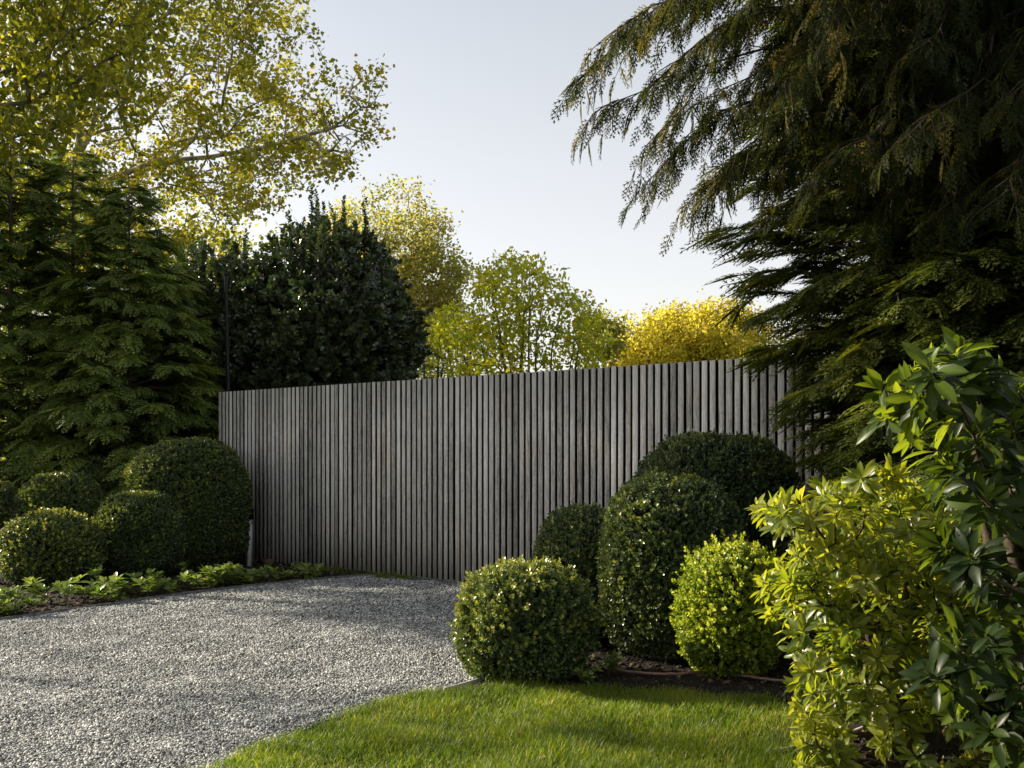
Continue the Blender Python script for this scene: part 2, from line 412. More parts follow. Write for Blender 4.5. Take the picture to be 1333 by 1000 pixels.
    l.new(grain.outputs['Fac'], b.inputs['Height']); l.new(b.outputs[0], p.inputs['Normal'])
    l.new(p.outputs[0], out.inputs['Surface'])
    return m
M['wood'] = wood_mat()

# ------------------------------------------------------------------ leaf templates (axis +Y, normal +Z)
def T(v, f, t=None):
    v = np.array(v, float); f = np.array(f, int)
    return (v, f) if t is None else (v, f, np.array(t, float))

LEAF = T([(0, 0, 0), (-0.27, 0.45, 0.07), (0, 1, 0), (0.27, 0.45, 0.07)], [(0, 2, 1), (0, 3, 2)])
ROUND = T([(0, 0, 0), (-0.4, 0.45, 0.06), (0, 1, -0.05), (0.4, 0.45, 0.06)], [(0, 2, 1), (0, 3, 2)])

def big_leaf(w=0.2, curl=0.22, fold=0.05, tip=0.62):
    v = [(0, 0, 0)]
    for y, ww in ((0.10, 0.15), (0.32, 0.78), (0.60, 1.0), (0.84, 0.62)):
        z = -curl * y * y
        v += [(-w * ww, y, z + fold * ww), (0, y, z), (w * ww, y, z + fold * ww)]
    v.append((0, 1.0, -curl))
    tt = [.1] + [-.05, .13, -.05] * 4 + [0]
    f = [(0, 2, 1), (0, 3, 2)]
    for k in range(3):
        a = 1 + 3 * k; b = a + 3
        f += [(a, a + 1, b + 1), (a, b + 1, b), (a + 1, a + 2, b + 2), (a + 1, b + 2, b + 1)]
    a = 10
    f += [(a, a + 1, 13), (a + 1, a + 2, 13)]
    return T(v, f, tt)
BIG = big_leaf(0.175, .25, .06)
BIG2 = big_leaf(0.17, 0.35, 0.07)
OVATE = big_leaf(0.27, 0.18, 0.05)

def merge(tmpls):
    v, f, t, n = [], [], [], 0
    for a in tmpls:
        v.append(a[0]); f.append(a[1] + n); n += len(a[0])
        t.append(a[2] if len(a) > 2 else np.zeros(len(a[0])))
    return np.vstack(v), np.vstack(f), np.concatenate(t)

def place(tm, pos, d, nrm, s, t=0.0):
    R = frames(np.array([d], float), np.array([nrm], float))[0]
    v = (tm[0] * np.asarray(s)) @ R.T + np.asarray(pos)
    return v, tm[1], (tm[2] if len(tm) > 2 else np.zeros(len(v))) + t

def sprig(nleaf, length, leaf, lsize, seed, spread=0.9, tiptint=0.15):
    """short shoot along +Y with leaves all round"""
    r = np.random.RandomState(seed)
    out = []
    for i in range(nleaf):
        y = length * (i + 0.5) / nleaf
        a = i * 2.4 + r.uniform(-.3, .3)
        side = np.array([math.cos(a), 0, math.sin(a)])
        up = spread * (1 - 0.6 * y / length)
        d = side * up + np.array([0, 1, 0]) * (1.2 - up)
        nn = np.cross(np.cross(d, [0, 1, 0]), d) + r.normal(0, .2, 3)
        out.append(place(leaf, (0, y, 0), d, nn, lsize * r.uniform(.75, 1.15), r.uniform(-.08, .08) + tiptint * (y / length - .5)))
    return merge(out)

def spray(nb, wid, sub, seed, droop=0.25, ang=50, thin=0.035, longb=0.42):
    """flat conifer frond, unit length along +Y, alternate side branchlets carrying short finger sprays"""
    r = np.random.RandomState(seed)
    out = []
    def blade(p, d, L, w, t):
        d = np.array([d[0], d[1], 0.0]); d /= np.linalg.norm(d)
        s = np.array([d[1], -d[0], 0])
        q = [p, p + d * L * .35 - s * w, p + d * L, p + d * L * .35 + s * w]
        return (np.array(q), np.array([(0, 1, 2), (0, 2, 3)]), np.full(4, t))
    out.append(blade(np.array([0, 0, 0.]), (0, 1), 1.0, thin * .8, -.1))
    for i in range(nb):
        y = 0.05 + 0.9 * i / nb
        L = longb * (1 - y) ** 0.7 * (0.6 + 0.4 * min(1, y * 4)) * r.uniform(.8, 1.15) + 0.05
        sg = 1 if i % 2 else -1
        a = math.radians(ang + r.uniform(-8, 8)) * sg
        d = np.array([math.sin(a) * wid, math.cos(a), 0])
        p = np.array([0, y, 0.])
        out.append(blade(p, d, L, thin, 0.0))
        ns = int(sub * L / longb) + 1
        for k in range(ns):
            for s2 in (-1, 1):
                yy = (k + .7) / (ns + .6)
                pp = p + d * L * yy
                b = a + s2 * math.radians(42)
                out.append(blade(pp, (math.sin(b), math.cos(b)), L * .38 * (1.05 - yy) + .03, thin * .7, .12))
    v, f, t = merge(out)
    v[:, 2] -= droop * v[:, 1] ** 2 + 0.35 * droop * (np.abs(v[:, 0]) / .4) ** 2 * .4
    v[:, 2] += r.normal(0, .006, len(v))
    return v, f, t

SPRAY = [spray(10, 1.0, 2, s, 0.32, 46, 0.020, 0.46) for s in (1, 2, 3)]
SPRAY_L = [spray(12, 0.9, 2, s, 0.40, 48, 0.018, 0.44) for s in (7, 8, 9)]
SPRAY_FINE = [spray(9, 0.9, 2, s, 0.30, 40, 0.024, 0.46) for s in (4, 5, 6)]
BOXSPRIG = [sprig(7, 0.045, ROUND, 0.024, s, 0.9) for s in (1, 2, 3)]
HOLLYSPRIG = [sprig(12, 0.20, ROUND, 0.088, s, 0.95) for s in (4, 5, 6)]

# ------------------------------------------------------------------ generic growers
def curve(p0, p1, d0, n=6, sag=0.0, jit=0.02, rng=None):
    """hermite from p0 leaving along d0 to p1"""
    p0 = np.asarray(p0, float); p1 = np.asarray(p1, float)
    L = np.linalg.norm(p1 - p0)
    m0 = norm(np.asarray(d0, float)) * L
    m1 = (p1 - p0) * 1.0 + np.array([0, 0, -sag * L])
    t = np.linspace(0, 1, n)[:, None]
    h = (2*t**3 - 3*t**2 + 1) * p0 + (t**3 - 2*t**2 + t) * m0 + (-2*t**3 + 3*t**2) * p1 + (t**3 - t**2) * m1
    if rng is not None and jit:
        h[1:-1] += rng.normal(0, jit * L, (n - 2, 3))
    return h

def grow(trunks, tips, rng, up=0.3, seg=0.5, rtip=0.004, power=0.5, up_pen=0.8, r_max=9):
    """joins every crown tip to the nearest earlier branch; returns branch paths with radii and end directions"""
    pos, par, dist, paths = [], [], [], []
    for tr in trunks:
        tr = np.asarray(tr, float)
        start = len(pos)
        path = []
        for i, p in enumerate(tr):
            pos.append(p)
            par.append(start + i - 1 if i else -1)
            dist.append(0 if i == 0 else dist[-1] + np.linalg.norm(tr[i] - tr[i - 1]))
            path.append(start + i)
        paths.append(path)
    cap = len(pos) + len(tips) * 12
    PA = np.zeros((cap, 3)); DA = np.zeros(cap); RO = np.zeros(cap, int)
    for q_, pth in enumerate(paths):
        RO[pth] = q_
    n = len(pos)
    PA[:n] = pos; DA[:n] = dist
    par = list(par)
    tips = np.asarray(tips)
    base = np.vstack([np.asarray(t) for t in trunks])
    dd = np.min(np.linalg.norm(tips[:, None] - base[None], axis=-1), axis=1)
    order = np.argsort(dd)
    ends = []
    for k in order:
        tp = tips[k]
        v = tp - PA[:n]
        d = np.linalg.norm(v, axis=1)
        cost = d + 0.28 * DA[:n] + up_pen * np.maximum(0, -(v[:, 2]) + 0.15 * d)
        cost[0] += 3
        j = int(np.argmin(cost))
        L = d[j]
        if L < 1e-3:
            continue
        pj = par[j]
        pd = norm(PA[j] - PA[pj]) if pj >= 0 else np.array([0, 0, 1.0])
        m = int(min(9, max(2, math.ceil(L / seg)))) + 1
        d0 = norm(v[j] / L + 0.5 * pd + np.array([0, 0, up * 0.3]))
        c = curve(PA[j], tp, d0, m, sag=-up * 0.4, jit=0.025, rng=rng)
        path = [j]
        for i in range(1, m):
            PA[n] = c[i]; DA[n] = DA[path[-1]] + np.linalg.norm(c[i] - c[i - 1])
            par.append(path[-1]); path.append(n); RO[n] = RO[j]; n += 1
        paths.append(path)
        ends.append((c[-1], norm(c[-1] - c[-2]), c[-2]))
    cnt = np.zeros(n)
    for p in paths[len(trunks):]:
        cnt[p[-1]] += 1
    for tr in paths[:len(trunks)]:
        cnt[tr[-1]] += 1
    for i in range(n - 1, 0, -1):
        if par[i] >= 0:
            cnt[par[i]] += cnt[i]
    rad = np.minimum(rtip * np.maximum(cnt, 1) ** power, r_max)
    res = []
    grow.roots = [int(RO[p[0]]) for p in paths]
    for q, p in enumerate(paths):
        r = rad[p].copy()
        if q >= len(trunks) and len(r) > 1:
            r[0] = r[1]
        r[-1] *= 0.6
        res.append((PA[p], r))
    E = np.array([e[0] for e in ends]); D = np.array([e[1] for e in ends]); Q = np.array([e[2] for e in ends])
    return res, E, D, Q

def wood(res, sides=5, min_r=0.0, trunk_sides=10):
    b = Buf()
    for p, r in res:
        if r.max() < min_r:
            continue
        b.tube(p, r, trunk_sides if r.max() > 0.06 else (sides if r.max() > 0.012 else 3), cap=r.max() > 0.02)
    return b

def ell_points(n, c, rad, rng, inner=0.35, squash=1.0, lump=0.25, lf=0.35, seed=1):
    """points through an uneven ellipsoid crown, more towards the outside"""
    d = norm(rng.normal(size=(n, 3)))
    u = inner + (1 - inner) * rng.uniform(0, 1, n) ** 0.6
    b = 1 + lump * snoise(d * 1.0, lf * 3, seed)
    return np.asarray(c) + d * (u * b)[:, None] * np.asarray(rad)

def leaves_at(buf, tmpl, E, D, Q, per, spread, size, rng, droop=0.3, updir=0.3, tvar=0.25, base=0.45, gap=0.0):
    """clusters of leaves strung along the last piece of each twig and a fan of twiglets around it"""
    N = len(E)
    keep = rng.uniform(size=N) > gap
    E, D, Q = E[keep], D[keep], Q[keep]
    N = len(E)
    ct = rng.normal(0, tvar * .5, N)
    k = np.repeat(np.arange(N), per)
    t = rng.uniform(0, 1.1, len(k))[:, None]
    pos = Q[k] * (1 - t) + E[k] * t + rng.normal(0, 1, (len(k), 3)) * spread
    d = norm(D[k] * 0.5 + rng.normal(0, 0.8, (len(k), 3)) + np.array([0, 0, -droop]))
    nn = norm(rng.normal(0, 0.6, (len(k), 3)) + np.array([0, 0, updir + 0.4]))
    buf.stamp(tmpl, pos, frames(d, nn), size * rng.uniform(.6, 1.2, len(k)), base + ct[k] + rng.normal(0, tvar * .6, len(k)))

def superell_dir(n, rng, zmin=-1.0):
    d = norm(rng.normal(size=(int(n * 1.6) + 50, 3)))
    d = d[d[:, 2] > zmin][:n]
    return d

def super_r(d, rad, e):
    q = np.abs(d) / np.asarray(rad)
    h = np.sqrt(q[:, 0] ** 2 + q[:, 1] ** 2)
    return (h ** e + q[:, 2] ** e) ** (-1.0 / e)

# ------------------------------------------------------------------ ground, driveway, lawn
def inside(poly, x, y):
    poly = np.asarray(poly)
    c = np.zeros(len(x), bool)
    j = len(poly) - 1
    for i in range(len(poly)):
        xi, yi = poly[i]; xj, yj = poly[j]
        m = ((yi > y) != (yj > y)) & (x < (xj - xi) * (y - yi) / (yj - yi + 1e-12) + xi)
        c ^= m
        j = i
    return c

FP0 = np.array([PX(600, 12.17), 12.17])
FD = np.array([0.785, -0.6195]); FD = FD / np.linalg.norm(FD)
FN = np.array([-FD[1], FD[0]]) * -1.0           # towards the camera side
def fence_pt(s, off=0.0):
    return FP0 + FD * s + FN * off

left_edge = [G(px, py)[:2] for px, py in ((-260, 845), (0, 809), (75, 798), (150, 788), (210, 779), (270, 771), (320, 765), (370, 760), (430, 754), (490, 749.5))]
left_edge.append(fence_pt(-1.05, 0.05))
right_edge = [fence_pt(0.9, 0.05), np.array([0.02, 10.2]), np.array([-0.1, 8.4]), G(655, 879)[:2], G(580, 902)[:2]]
lawn_edge = [G(580, 902)[:2], G(540, 905)[:2], G(500, 916)[:2], G(450, 932)[:2], G(400, 950)[:2], G(345, 972)[:2], G(285, 1001)[:2], np.array([-2.15, 4.2]), np.array([-2.6, 3.2]), np.array([-3.2, 1.0])]
drive_poly = left_edge + [fence_pt(-1.05, -1.5) , fence_pt(-1.05, -6), fence_pt(0.9, -6), fence_pt(0.9, -1.5)] + right_edge + lawn_edge[1:] + [np.array([-8.0, 1.0]), np.array([-7.2, 5.0])]
lawn_poly = lawn_edge + [np.array([3.6, 1.0]), np.array([3.0, 3.6]), G(1075, 1003)[:2], G(1062, 968)[:2], G(1040, 935)[:2], G(1000, 912)[:2], G(900, 902)[:2], G(760, 899)[:2], G(655, 897)[:2]]

def bumps(x, y):
    p = np.stack([x, y, x * 0], -1)
    return 0.012 * snoise(p, 1.2, 5) + 0.010 * snoise(p, 4.0, 6) + 0.006 * snoise(p, 9.0, 7)

def soil_z(x, y):
    dr = inside(drive_poly, x, y)
    lw = inside(lawn_poly, x, y)
    z = 0.012 + bumps(x, y)
    z = np.where(dr | lw, -0.05, z)
    return z

def grid(name, x0, x1, y0, y1, step, zf, mat):
    xs = np.arange(x0, x1 + step / 2, step); ys = np.arange(y0, y1 + step / 2, step)
    X, Y = np.meshgrid(xs, ys)
    x, y = X.ravel(), Y.ravel()
    v = np.stack([x, y, zf(x, y)], -1)
    nx, ny = len(xs), len(ys)
    i = (np.arange(ny - 1) * nx)[:, None] + np.arange(nx - 1)[None]
    i = i.ravel()
    b = Buf()
    b.add(v, np.stack([i, i + 1, i + 1 + nx, i + nx], -1), 0.5)
    return mesh_obj(name, b, mat, smooth=True)

tag(grid('soil', -11, 6, 2, 19, 0.05, soil_z, M['soil']), kind='structure')
gb = Buf()
gb.add([(-1500, -300, -0.09), (1500, -300, -0.09), (1500, 2500, -0.09), (-1500, 2500, -0.09)], [(0, 1, 2, 3)], 0.5)
tag(mesh_obj('ground', gb, M['far_ground']), kind='structure')

import mathutils
def poly_sheet(name, poly, z, mat):
    import mathutils.geometry as mg
    pts = [mathutils.Vector((p[0], p[1], 0)) for p in poly]
    tris = mg.tessellate_polygon([pts])
    b = Buf()
    t = np.array([list(q) for q in tris])
    v = np.array([(p[0], p[1], z) for p in poly])
    a = v[t]
    cr = np.cross(a[:, 1] - a[:, 0], a[:, 2] - a[:, 0])[:, 2]
    t[cr < 0] = t[cr < 0][:, ::-1]
    b.add(v, t, 0.5)
    return mesh_obj(name, b, mat)
tag(poly_sheet('driveway', drive_poly, 0.0, M['gravel_bed']), kind='structure')
tag(poly_sheet('lawn', lawn_poly, 0.004, M['lawn_soil']), kind='structure')

rng = np.random.RandomState(11)
def ico():
    t = (1 + 5 ** .5) / 2
    v = np.array([(-1, t, 0), (1, t, 0), (-1, -t, 0), (1, -t, 0), (0, -1, t), (0, 1, t), (0, -1, -t), (0, 1, -t), (t, 0, -1), (t, 0, 1), (-t, 0, -1), (-t, 0, 1)], float)
    v /= np.linalg.norm(v[0])
    f = [(0, 11, 5), (0, 5, 1), (0, 1, 7), (0, 7, 10), (0, 10, 11), (1, 5, 9), (5, 11, 4), (11, 10, 2), (10, 7, 6), (7, 1, 8), (3, 9, 4), (3, 4, 2), (3, 2, 6), (3, 6, 8), (3, 8, 9), (4, 9, 5), (2, 4, 11), (6, 2, 10), (8, 6, 7), (9, 8, 1)]
    return v, np.array(f)
IV, IF = ico()
def stone(seed, a=0.3):
    r = np.random.RandomState(seed)
    return (IV * (1 + r.uniform(-a, a, (12, 1))) * np.array([1, .8, .55]), IF)
STONES = [stone(s) for s in range(5)]
def rand_rot(n, rng, tilt=0.35):
    a = rng.uniform(0, 2 * math.pi, n)
    d = np.stack([np.cos(a), np.sin(a), rng.normal(0, tilt, n)], -1)
    nn = np.stack([rng.normal(0, tilt, n), rng.normal(0, tilt, n), np.ones(n)], -1)
    return frames(d, nn)

# loose gravel: real stones over the whole visible drive
gv = Buf()
def in_view(x, y, m=60):
    px = CX + x / np.maximum(y, .1) * F
    py = HY + F * CAMZ / np.maximum(y, .1)
    return (px > -m) & (px < 1333 + m) & (py < 1000 + m * 1.5)
for (y0, y1, dens, s0) in ((4.6, 7.5, 8200, 0.0073), (7.5, 10, 5200, 0.0082), (10, 13.5, 3000, 0.0100)):
    A = (y1 - y0) * 9
    n = int(A * dens)
    x = rng.uniform(-7, 2, n); y = rng.uniform(y0, y1, n)
    k = inside(drive_poly, x, y) & in_view(x, y)
    fo = (x - FP0[0]) * FN[0] + (y - FP0[1]) * FN[1]
    k &= fo > -0.3
    x, y = x[k], y[k]
    n = len(x)
    wz = 0.010 * snoise(np.stack([x, y, x * 0], -1), 0.8, 3) + 0.006 * snoise(np.stack([x, y, x * 0], -1), 3.0, 13)
    wz = np.maximum(wz, -0.001)
    z = 0.002 + rng.uniform(0, 0.008, n) + wz
    s = s0 * np.exp(rng.normal(0, 0.28, n))
    ti = np.clip(rng.normal(.5, .30, n), 0, 1)
    typ = rng.randint(0, 5, n)
    for q in range(5):
        kk = typ == q
        gv.stamp(STONES[q], np.stack([x, y, z], -1)[kk], rand_rot(kk.sum(), rng), s[kk], ti[kk])
tag(mesh_obj('gravel', gv, M['pebble']), 'loose grey crushed stone covering the driveway in front of the slatted fence', 'gravel', kind='stuff')

# soil litter on the beds
lt = Buf()
n = 90000
x = rng.uniform(-8, 4.2, n); y = rng.uniform(4.5, 15, n)
k = ~inside(drive_poly, x, y) & ~inside(lawn_poly, x, y) & in_view(x, y)
x, y = x[k], y[k]; n = len(x)
sz = 0.012 * np.exp(rng.normal(0, .5, n))
for q in range(5):
    kk = rng.randint(0, 5, n) == q
    lt.stamp(STONES[q], np.stack([x, y, 0.014 + bumps(x, y) + sz * .2], -1)[kk], rand_rot(kk.sum(), rng, .5), np.stack([sz, sz * rng.uniform(.4, 1, n), sz * .6], -1)[kk], np.clip(rng.normal(.38, .22, n), 0, 1)[kk])
tag(mesh_obj('soil_litter', lt, M['chips']), 'dark crumbs of soil, bark and small stones on the planting beds', 'mulch', kind='stuff')
# dry leaves lying on the beds
dl = Buf()
n = 800
x = rng.uniform(-7, 4.2, n); y = rng.uniform(4.8, 14, n)
k = ~inside(drive_poly, x, y) & ~inside(lawn_poly, x, y)
x, y = x[k], y[k]; n = len(x)
dl.stamp(OVATE, np.stack([x, y, 0.035 + bumps(x, y)], -1), rand_rot(n, rng, .35), rng.uniform(.03, .075, n), rng.uniform(0.1, 1, n))
tag(mesh_obj('leaf_litter', dl, M['dry']), 'small dry brown leaves scattered on the dark soil beds', 'leaf litter', kind='stuff')

dg = Buf()
x = rng.uniform(-5, 2, 190); y = rng.uniform(4.9, 12.5, 190)
k = inside(drive_poly, x, y) | inside(lawn_poly, x, y); x, y = x[k], y[k]; n = len(x)
dg.stamp(OVATE, np.stack([x, y, np.where(inside(lawn_poly, x, y), .05, .018)], -1), rand_rot(n, rng, .3), rng.uniform(.02, .045, n), rng.uniform(0, .8, n))
tag(mesh_obj('fallen_leaves', dg, M['dry']), 'few small dry brown leaves lying on the grey gravel and the lawn', 'leaf litter', kind='stuff')

# grass
def blade(seed):
    r = np.random.RandomState(seed)
    b = r.uniform(.15, .6)
    w = 0.028
    v = [(-w, 0, 0), (w, 0, 0), (-w * .85, .5, -b * .16), (w * .85, .5, -b * .16), (-w * .5, .82, -b * .5), (w * .5, .82, -b * .5), (0, 1, -b * .85)]
    return T(v, [(0, 1, 3), (0, 3, 2), (2, 3, 5), (2, 5, 4), (4, 5, 6)], [-.15, -.15, 0, 0, .05, .05, .08])
BLADES = [blade(s) for s in range(4)]
gr = Buf()
n = 190000
x = rng.uniform(-2.4, 2.6, n); y = rng.uniform(4.5, 6.95, n)
k = inside(lawn_poly, x + rng.normal(0, .03, n), y + rng.normal(0, .03, n)) & in_view(x, y)
dn = snoise(np.stack([x, y, x * 0], -1), 0.9, 31)
# thin worn corner near the shrub
wear = np.clip((x - 1.0) / .6, 0, 1) * np.clip((6.2 - y) / .8 + .4, 0, 1)
k &= rng.uniform(size=n) > wear * .75
k &= rng.uniform(size=n) < 0.80 + .3 * dn
x, y, dn = x[k], y[k], dn[k]; n = len(x)
h = rng.uniform(.032, .078, n) * (1 + .3 * dn)
a = rng.uniform(0, 6.28, n)
lean = rng.uniform(.05, .75, n)
d = np.stack([np.cos(a) * lean, np.sin(a) * lean, np.ones(n)], -1)
nn = np.stack([-np.cos(a), -np.sin(a), np.full(n, .3)], -1) + rng.normal(0, .4, (n, 3))
ti = np.clip(rng.normal(.42, .16, n) + (rng.uniform(size=n) < .05) * .6, 0, 1)
ty = rng.randint(0, 4, n)
for q in range(4):
    kk = ty == q
    gr.stamp(BLADES[q], np.stack([x, y, np.full(n, .004)], -1)[kk], frames(d[kk], nn[kk]), np.stack([np.full(n, .07), h, h], -1)[kk], ti[kk])
tag(mesh_obj('grass', gr, M['grass']), 'bright green lawn grass in the foreground beside the gravel', 'grass', kind='stuff')

# tufts of thin grass along the foot of the fence
tf = Buf()
for s in np.concatenate([rng.uniform(-2.6, -1.0, 26), rng.uniform(-1.4, -.6, 12)]):
    c = fence_pt(s, rng.uniform(0.02, .12))
    m = 14
    a = rng.uniform(0, 6.28, m)
    d = np.stack([np.cos(a) * .9, np.sin(a) * .9, np.ones(m) * rng.uniform(.4, 1.2)], -1)
    tf.stamp(BLADES[1], np.tile([c[0], c[1], .01], (m, 1)) + rng.normal(0, .02, (m, 3)) * [1, 1, 0], frames(d, np.tile([0., 0, 1], (m, 1)) + rng.normal(0, .3, (m, 3))), np.stack([np.full(m, .1), rng.uniform(.05, .16, m), rng.uniform(.05, .12, m)], -1), rng.uniform(.2, .8, m))
tag(mesh_obj('grass_tufts', tf, M['grass']), 'thin wild grass tufts growing under the bottom edge of the slatted gate', 'grass', kind='stuff')

# ------------------------------------------------------------------ fence
Rf = np.array([[FD[0], -FN[0], 0], [FD[1], -FN[1], 0], [0, 0, 1]])    # x along fence, y away from camera
ZB, ZT = 0.05, 2.555
PITCH = 0.0905
def slat_section(name, label, cat, s0, s1, seed, extra=0.0, joint=None):
    r = np.random.RandomState(seed)
    mid = fence_pt((s0 + s1) / 2, 0)
    t = thing(name, label, cat, (mid[0], mid[1], 0), None)
    b = Buf()
    n = int(round((s1 - s0) / PITCH))
    pt = (s1 - s0) / n
    for i in range(n):
        s = s0 + (i + .5) * pt + r.normal(0, .0012)
        w = 0.0305 + r.normal(0, .0012)
        off = 0.0 + r.normal(0, .0025)
        c = fence_pt(s, off - .02)
        zt = ZT + r.normal(0, .0006); zb = ZB + r.normal(0, .003)
        # slat as a bevelled bar with a slight twist, 3 heights
        tw = r.normal(0, .012)
        prof = np.array([(-w, .02), (-w, -.0185), (-w + .0015, -.02), (w - .0015, -.02), (w, -.0185), (w, .02)])
        zz = [zb, (zb + zt) / 2, zt]
        bow = r.normal(0, .0022)
        V = []
        for kz, z in enumerate(zz):
            a = tw * (kz - 1)
            pr = prof @ np.array([[math.cos(a), math.sin(a)], [-math.sin(a), math.cos(a)]])
            pr = pr + [bow if kz == 1 else 0, 0]
            loc = np.stack([pr[:, 0], pr[:, 1], np.zeros(6)], -1)
            V.append(loc @ Rf.T + np.array([c[0], c[1], z]))
        V = np.vstack(V)
        Fc = []
        for kz in (0, 1):
            for j in range(6):
                a0 = kz * 6 + j; a1 = kz * 6 + (j + 1) % 6
                Fc += [(a0, a1, a1 + 6), (a0, a1 + 6, a0 + 6)]
        Fc += [(12, 13, 14), (12, 14, 15), (12, 15, 17), (15, 16, 17), (2, 1, 0), (3, 2, 0), (5, 3, 0), (5, 4, 3)]
        b.add(V, Fc, np.clip(r.normal(.5, .24), 0, 1))
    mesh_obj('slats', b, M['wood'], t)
    rb = Buf()
    for z in (0.35, 1.3, 2.25):
        c = fence_pt((s0 + s1) / 2, -.0605)
        rb.box((c[0], c[1], z), ((s1 - s0) / 2 - .01, .02, .05), Rf, .3)
    mesh_obj('rail', rb, M['back_fence'], t)
    bb = Buf()
    c = fence_pt((s0 + s1) / 2, -.090)
    bb.box((c[0], c[1], (ZB + ZT) / 2 - .005), ((s1 - s0) / 2 - .004, .009, (ZT - ZB) / 2 - .016), Rf, .2)
    mesh_obj('backboard', bb, M['back_fence'], t)
    tp = Buf()
    c = fence_pt((s0 + s1) / 2, -.060)
    tp.box((c[0], c[1], ZT - .0055), ((s1 - s0) / 2 - .003, .0375, .0025), Rf, .45)
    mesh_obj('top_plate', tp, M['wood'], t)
    # mirrored rear slats seen from behind only as a thin cap
    cp = Buf()
    c = fence_pt((s0 + s1) / 2, -.115)
    cp.box((c[0], c[1], (ZB + ZT) / 2), ((s1 - s0) / 2 - .002, .015, (ZT - ZB) / 2), Rf, .5)
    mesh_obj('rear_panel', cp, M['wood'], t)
    return t
SJ = -0.115
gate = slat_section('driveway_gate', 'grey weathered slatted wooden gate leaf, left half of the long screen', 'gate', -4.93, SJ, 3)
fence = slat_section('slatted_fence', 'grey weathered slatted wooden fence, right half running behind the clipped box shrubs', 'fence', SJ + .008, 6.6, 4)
# block under the left gate leaf, and the hidden posts
bk = Buf()
c = fence_pt(-3.72, .0)
bk.box((c[0], c[1], .028), (.10, .05, .06), Rf, .5)
mesh_obj('support_block', bk, M['wood_block'], gate)
fp = Buf()
for s in (1.2, 3.4, 5.6):
    fp = Buf()
    c = fence_pt(s, -.185)
    fp.box((c[0], c[1], 1.1), (.05, .05, 1.2), Rf, .5)
    mesh_obj('rear_post', fp, M['back_fence'], fence)
gp = Buf()
c = fence_pt(-4.8, -.19)
gp.box((c[0], c[1], 1.1), (.05, .05, 1.2), Rf, .5)
mesh_obj('hinge_post', gp, M['back_fence'], gate)

# dark close-boarded fence behind the left end, and the thin black pole
t = thing('board_fence', 'black board fence in deep shade behind the left end of the slatted gate', 'fence', (-5.4, 16.4, 0))
b = Buf()
for i in range(30):
    b.box((-8.3 + i * .148, 16.9 - i * .02, .95), (.068, .01, .95 + .004 * (i % 3)), None, .5)
mesh_obj('boards', b, M['back_fence'], t)
b = Buf()
for z in (.4, 1.6):
    b.box((-6.15, 16.635, z), (2.2, .02, .04), np.array([[.991, .134, 0], [-.134, .991, 0], [0, 0, 1]]), .5)
mesh_obj('rail', b, M['back_fence'], t)
pt0 = P(298, 560, 15.9); pt0[2] = 0
pole = thing('metal_pole', 'thin black metal pole rising in front of the dark holly behind the gate', 'pole', pt0)
b = Buf()
top = P(294, 358, 15.9)
pts = np.array([pt0, [pt0[0] - .005, pt0[1], 2.5], [top[0] + .01, top[1], top[2] - .5], top])
b.tube(pts, [.036, .034, .030, .026], 10)
mesh_obj('shaft', b, M['post_black'], pole)
b = Buf(); b.tube([top, top + [0, 0, .03]], [.034, .028], 10)
mesh_obj('cap', b, M['post_black'], pole)
b = Buf(); b.tube([pt0, pt0 + [0, 0, .02]], [.09, .085], 12)
mesh_obj('base_plate', b, M['post_black'], pole)

# white bollard with black cap
bc = P(324.5, 700, 14.2); bc[2] = 0
bol = thing('sensor_post', 'short white square post with black head standing at the foot of the gate', 'post', bc)
b = Buf(); b.box((bc[0], bc[1], .36), (.033, .03, .36), Rf)
mesh_obj('shaft', b, M['post_white'], bol)
b = Buf(); b.box((bc[0] + .012, bc[1] - .025, .755), (.035, .045, .075), Rf)
b.tube([(bc[0] + .012, bc[1] - .025, .83), (bc[0] + .012, bc[1] - .025, .85)], [.03, .012], 8)
mesh_obj('head', b, M['post_black'], bol)

# ------------------------------------------------------------------ edgings, hoses
def strip(name, pts, h, w, mat, label, cat, z0=-.03, base=None):
    pts = np.asarray(pts, float)
    # resample smooth
    b = Buf()
    tan = norm(np.gradient(pts, axis=0))
    s = np.stack([-tan[:, 1], tan[:, 0]], -1)
    V = []
    for i, p in enumerate(pts):
        for sx, z in ((-w, z0), (w, z0), (w, h), (-w, h)):
            V.append((p[0] + s[i, 0] * sx, p[1] + s[i, 1] * sx, z))
    Fc = []
    for i in range(len(pts) - 1):
        for j in range(4):
            a = i * 4 + j; c = i * 4 + (j + 1) % 4
            Fc.append((a, c, c + 4)); Fc.append((a, c + 4, a + 4))
    e = (len(pts) - 1) * 4
    Fc += [(0, 2, 1), (0, 3, 2), (e, e + 1, e + 2), (e, e + 2, e + 3)]
    b.add(V, Fc, .5)
    m = pts[len(pts) // 2]
    o = mesh_obj(name, b, mat, loc=(m[0], m[1], 0))
    return tag(o, label, cat)
strip('steel_edging', left_edge, .035, .007, M['steel'], 'long dark metal edging curving between the gravel and the left planting bed', 'edging')
strip('steel_edging', [G(578, 903.5)[:2], G(600, 898)[:2], G(630, 888.5)[:2], G(656, 879)[:2], [-.12, 7.8], [-.1, 8.4], [.02, 10.2]], .042, .007, M['pale_strip'], 'short pale metal edging strip at the foot of the front box shrub beside the gravel', 'edging')
strip('steel_edging', [G(612, 903)[:2], G(640, 889)[:2], G(650, 886)[:2]], .018, .005, M['pale_strip'], 'second thin metal edging strip where lawn meets the front box shrub', 'edging')
strip('steel_edging', [G(998, 981)[:2], G(1030, 977)[:2], G(1066, 971)[:2], G(1100, 960)[:2], G(1140, 944)[:2]], .020, .012, M['pale_strip'], 'whitish metal edging strip on the ground at the right end of the lawn', 'edging')

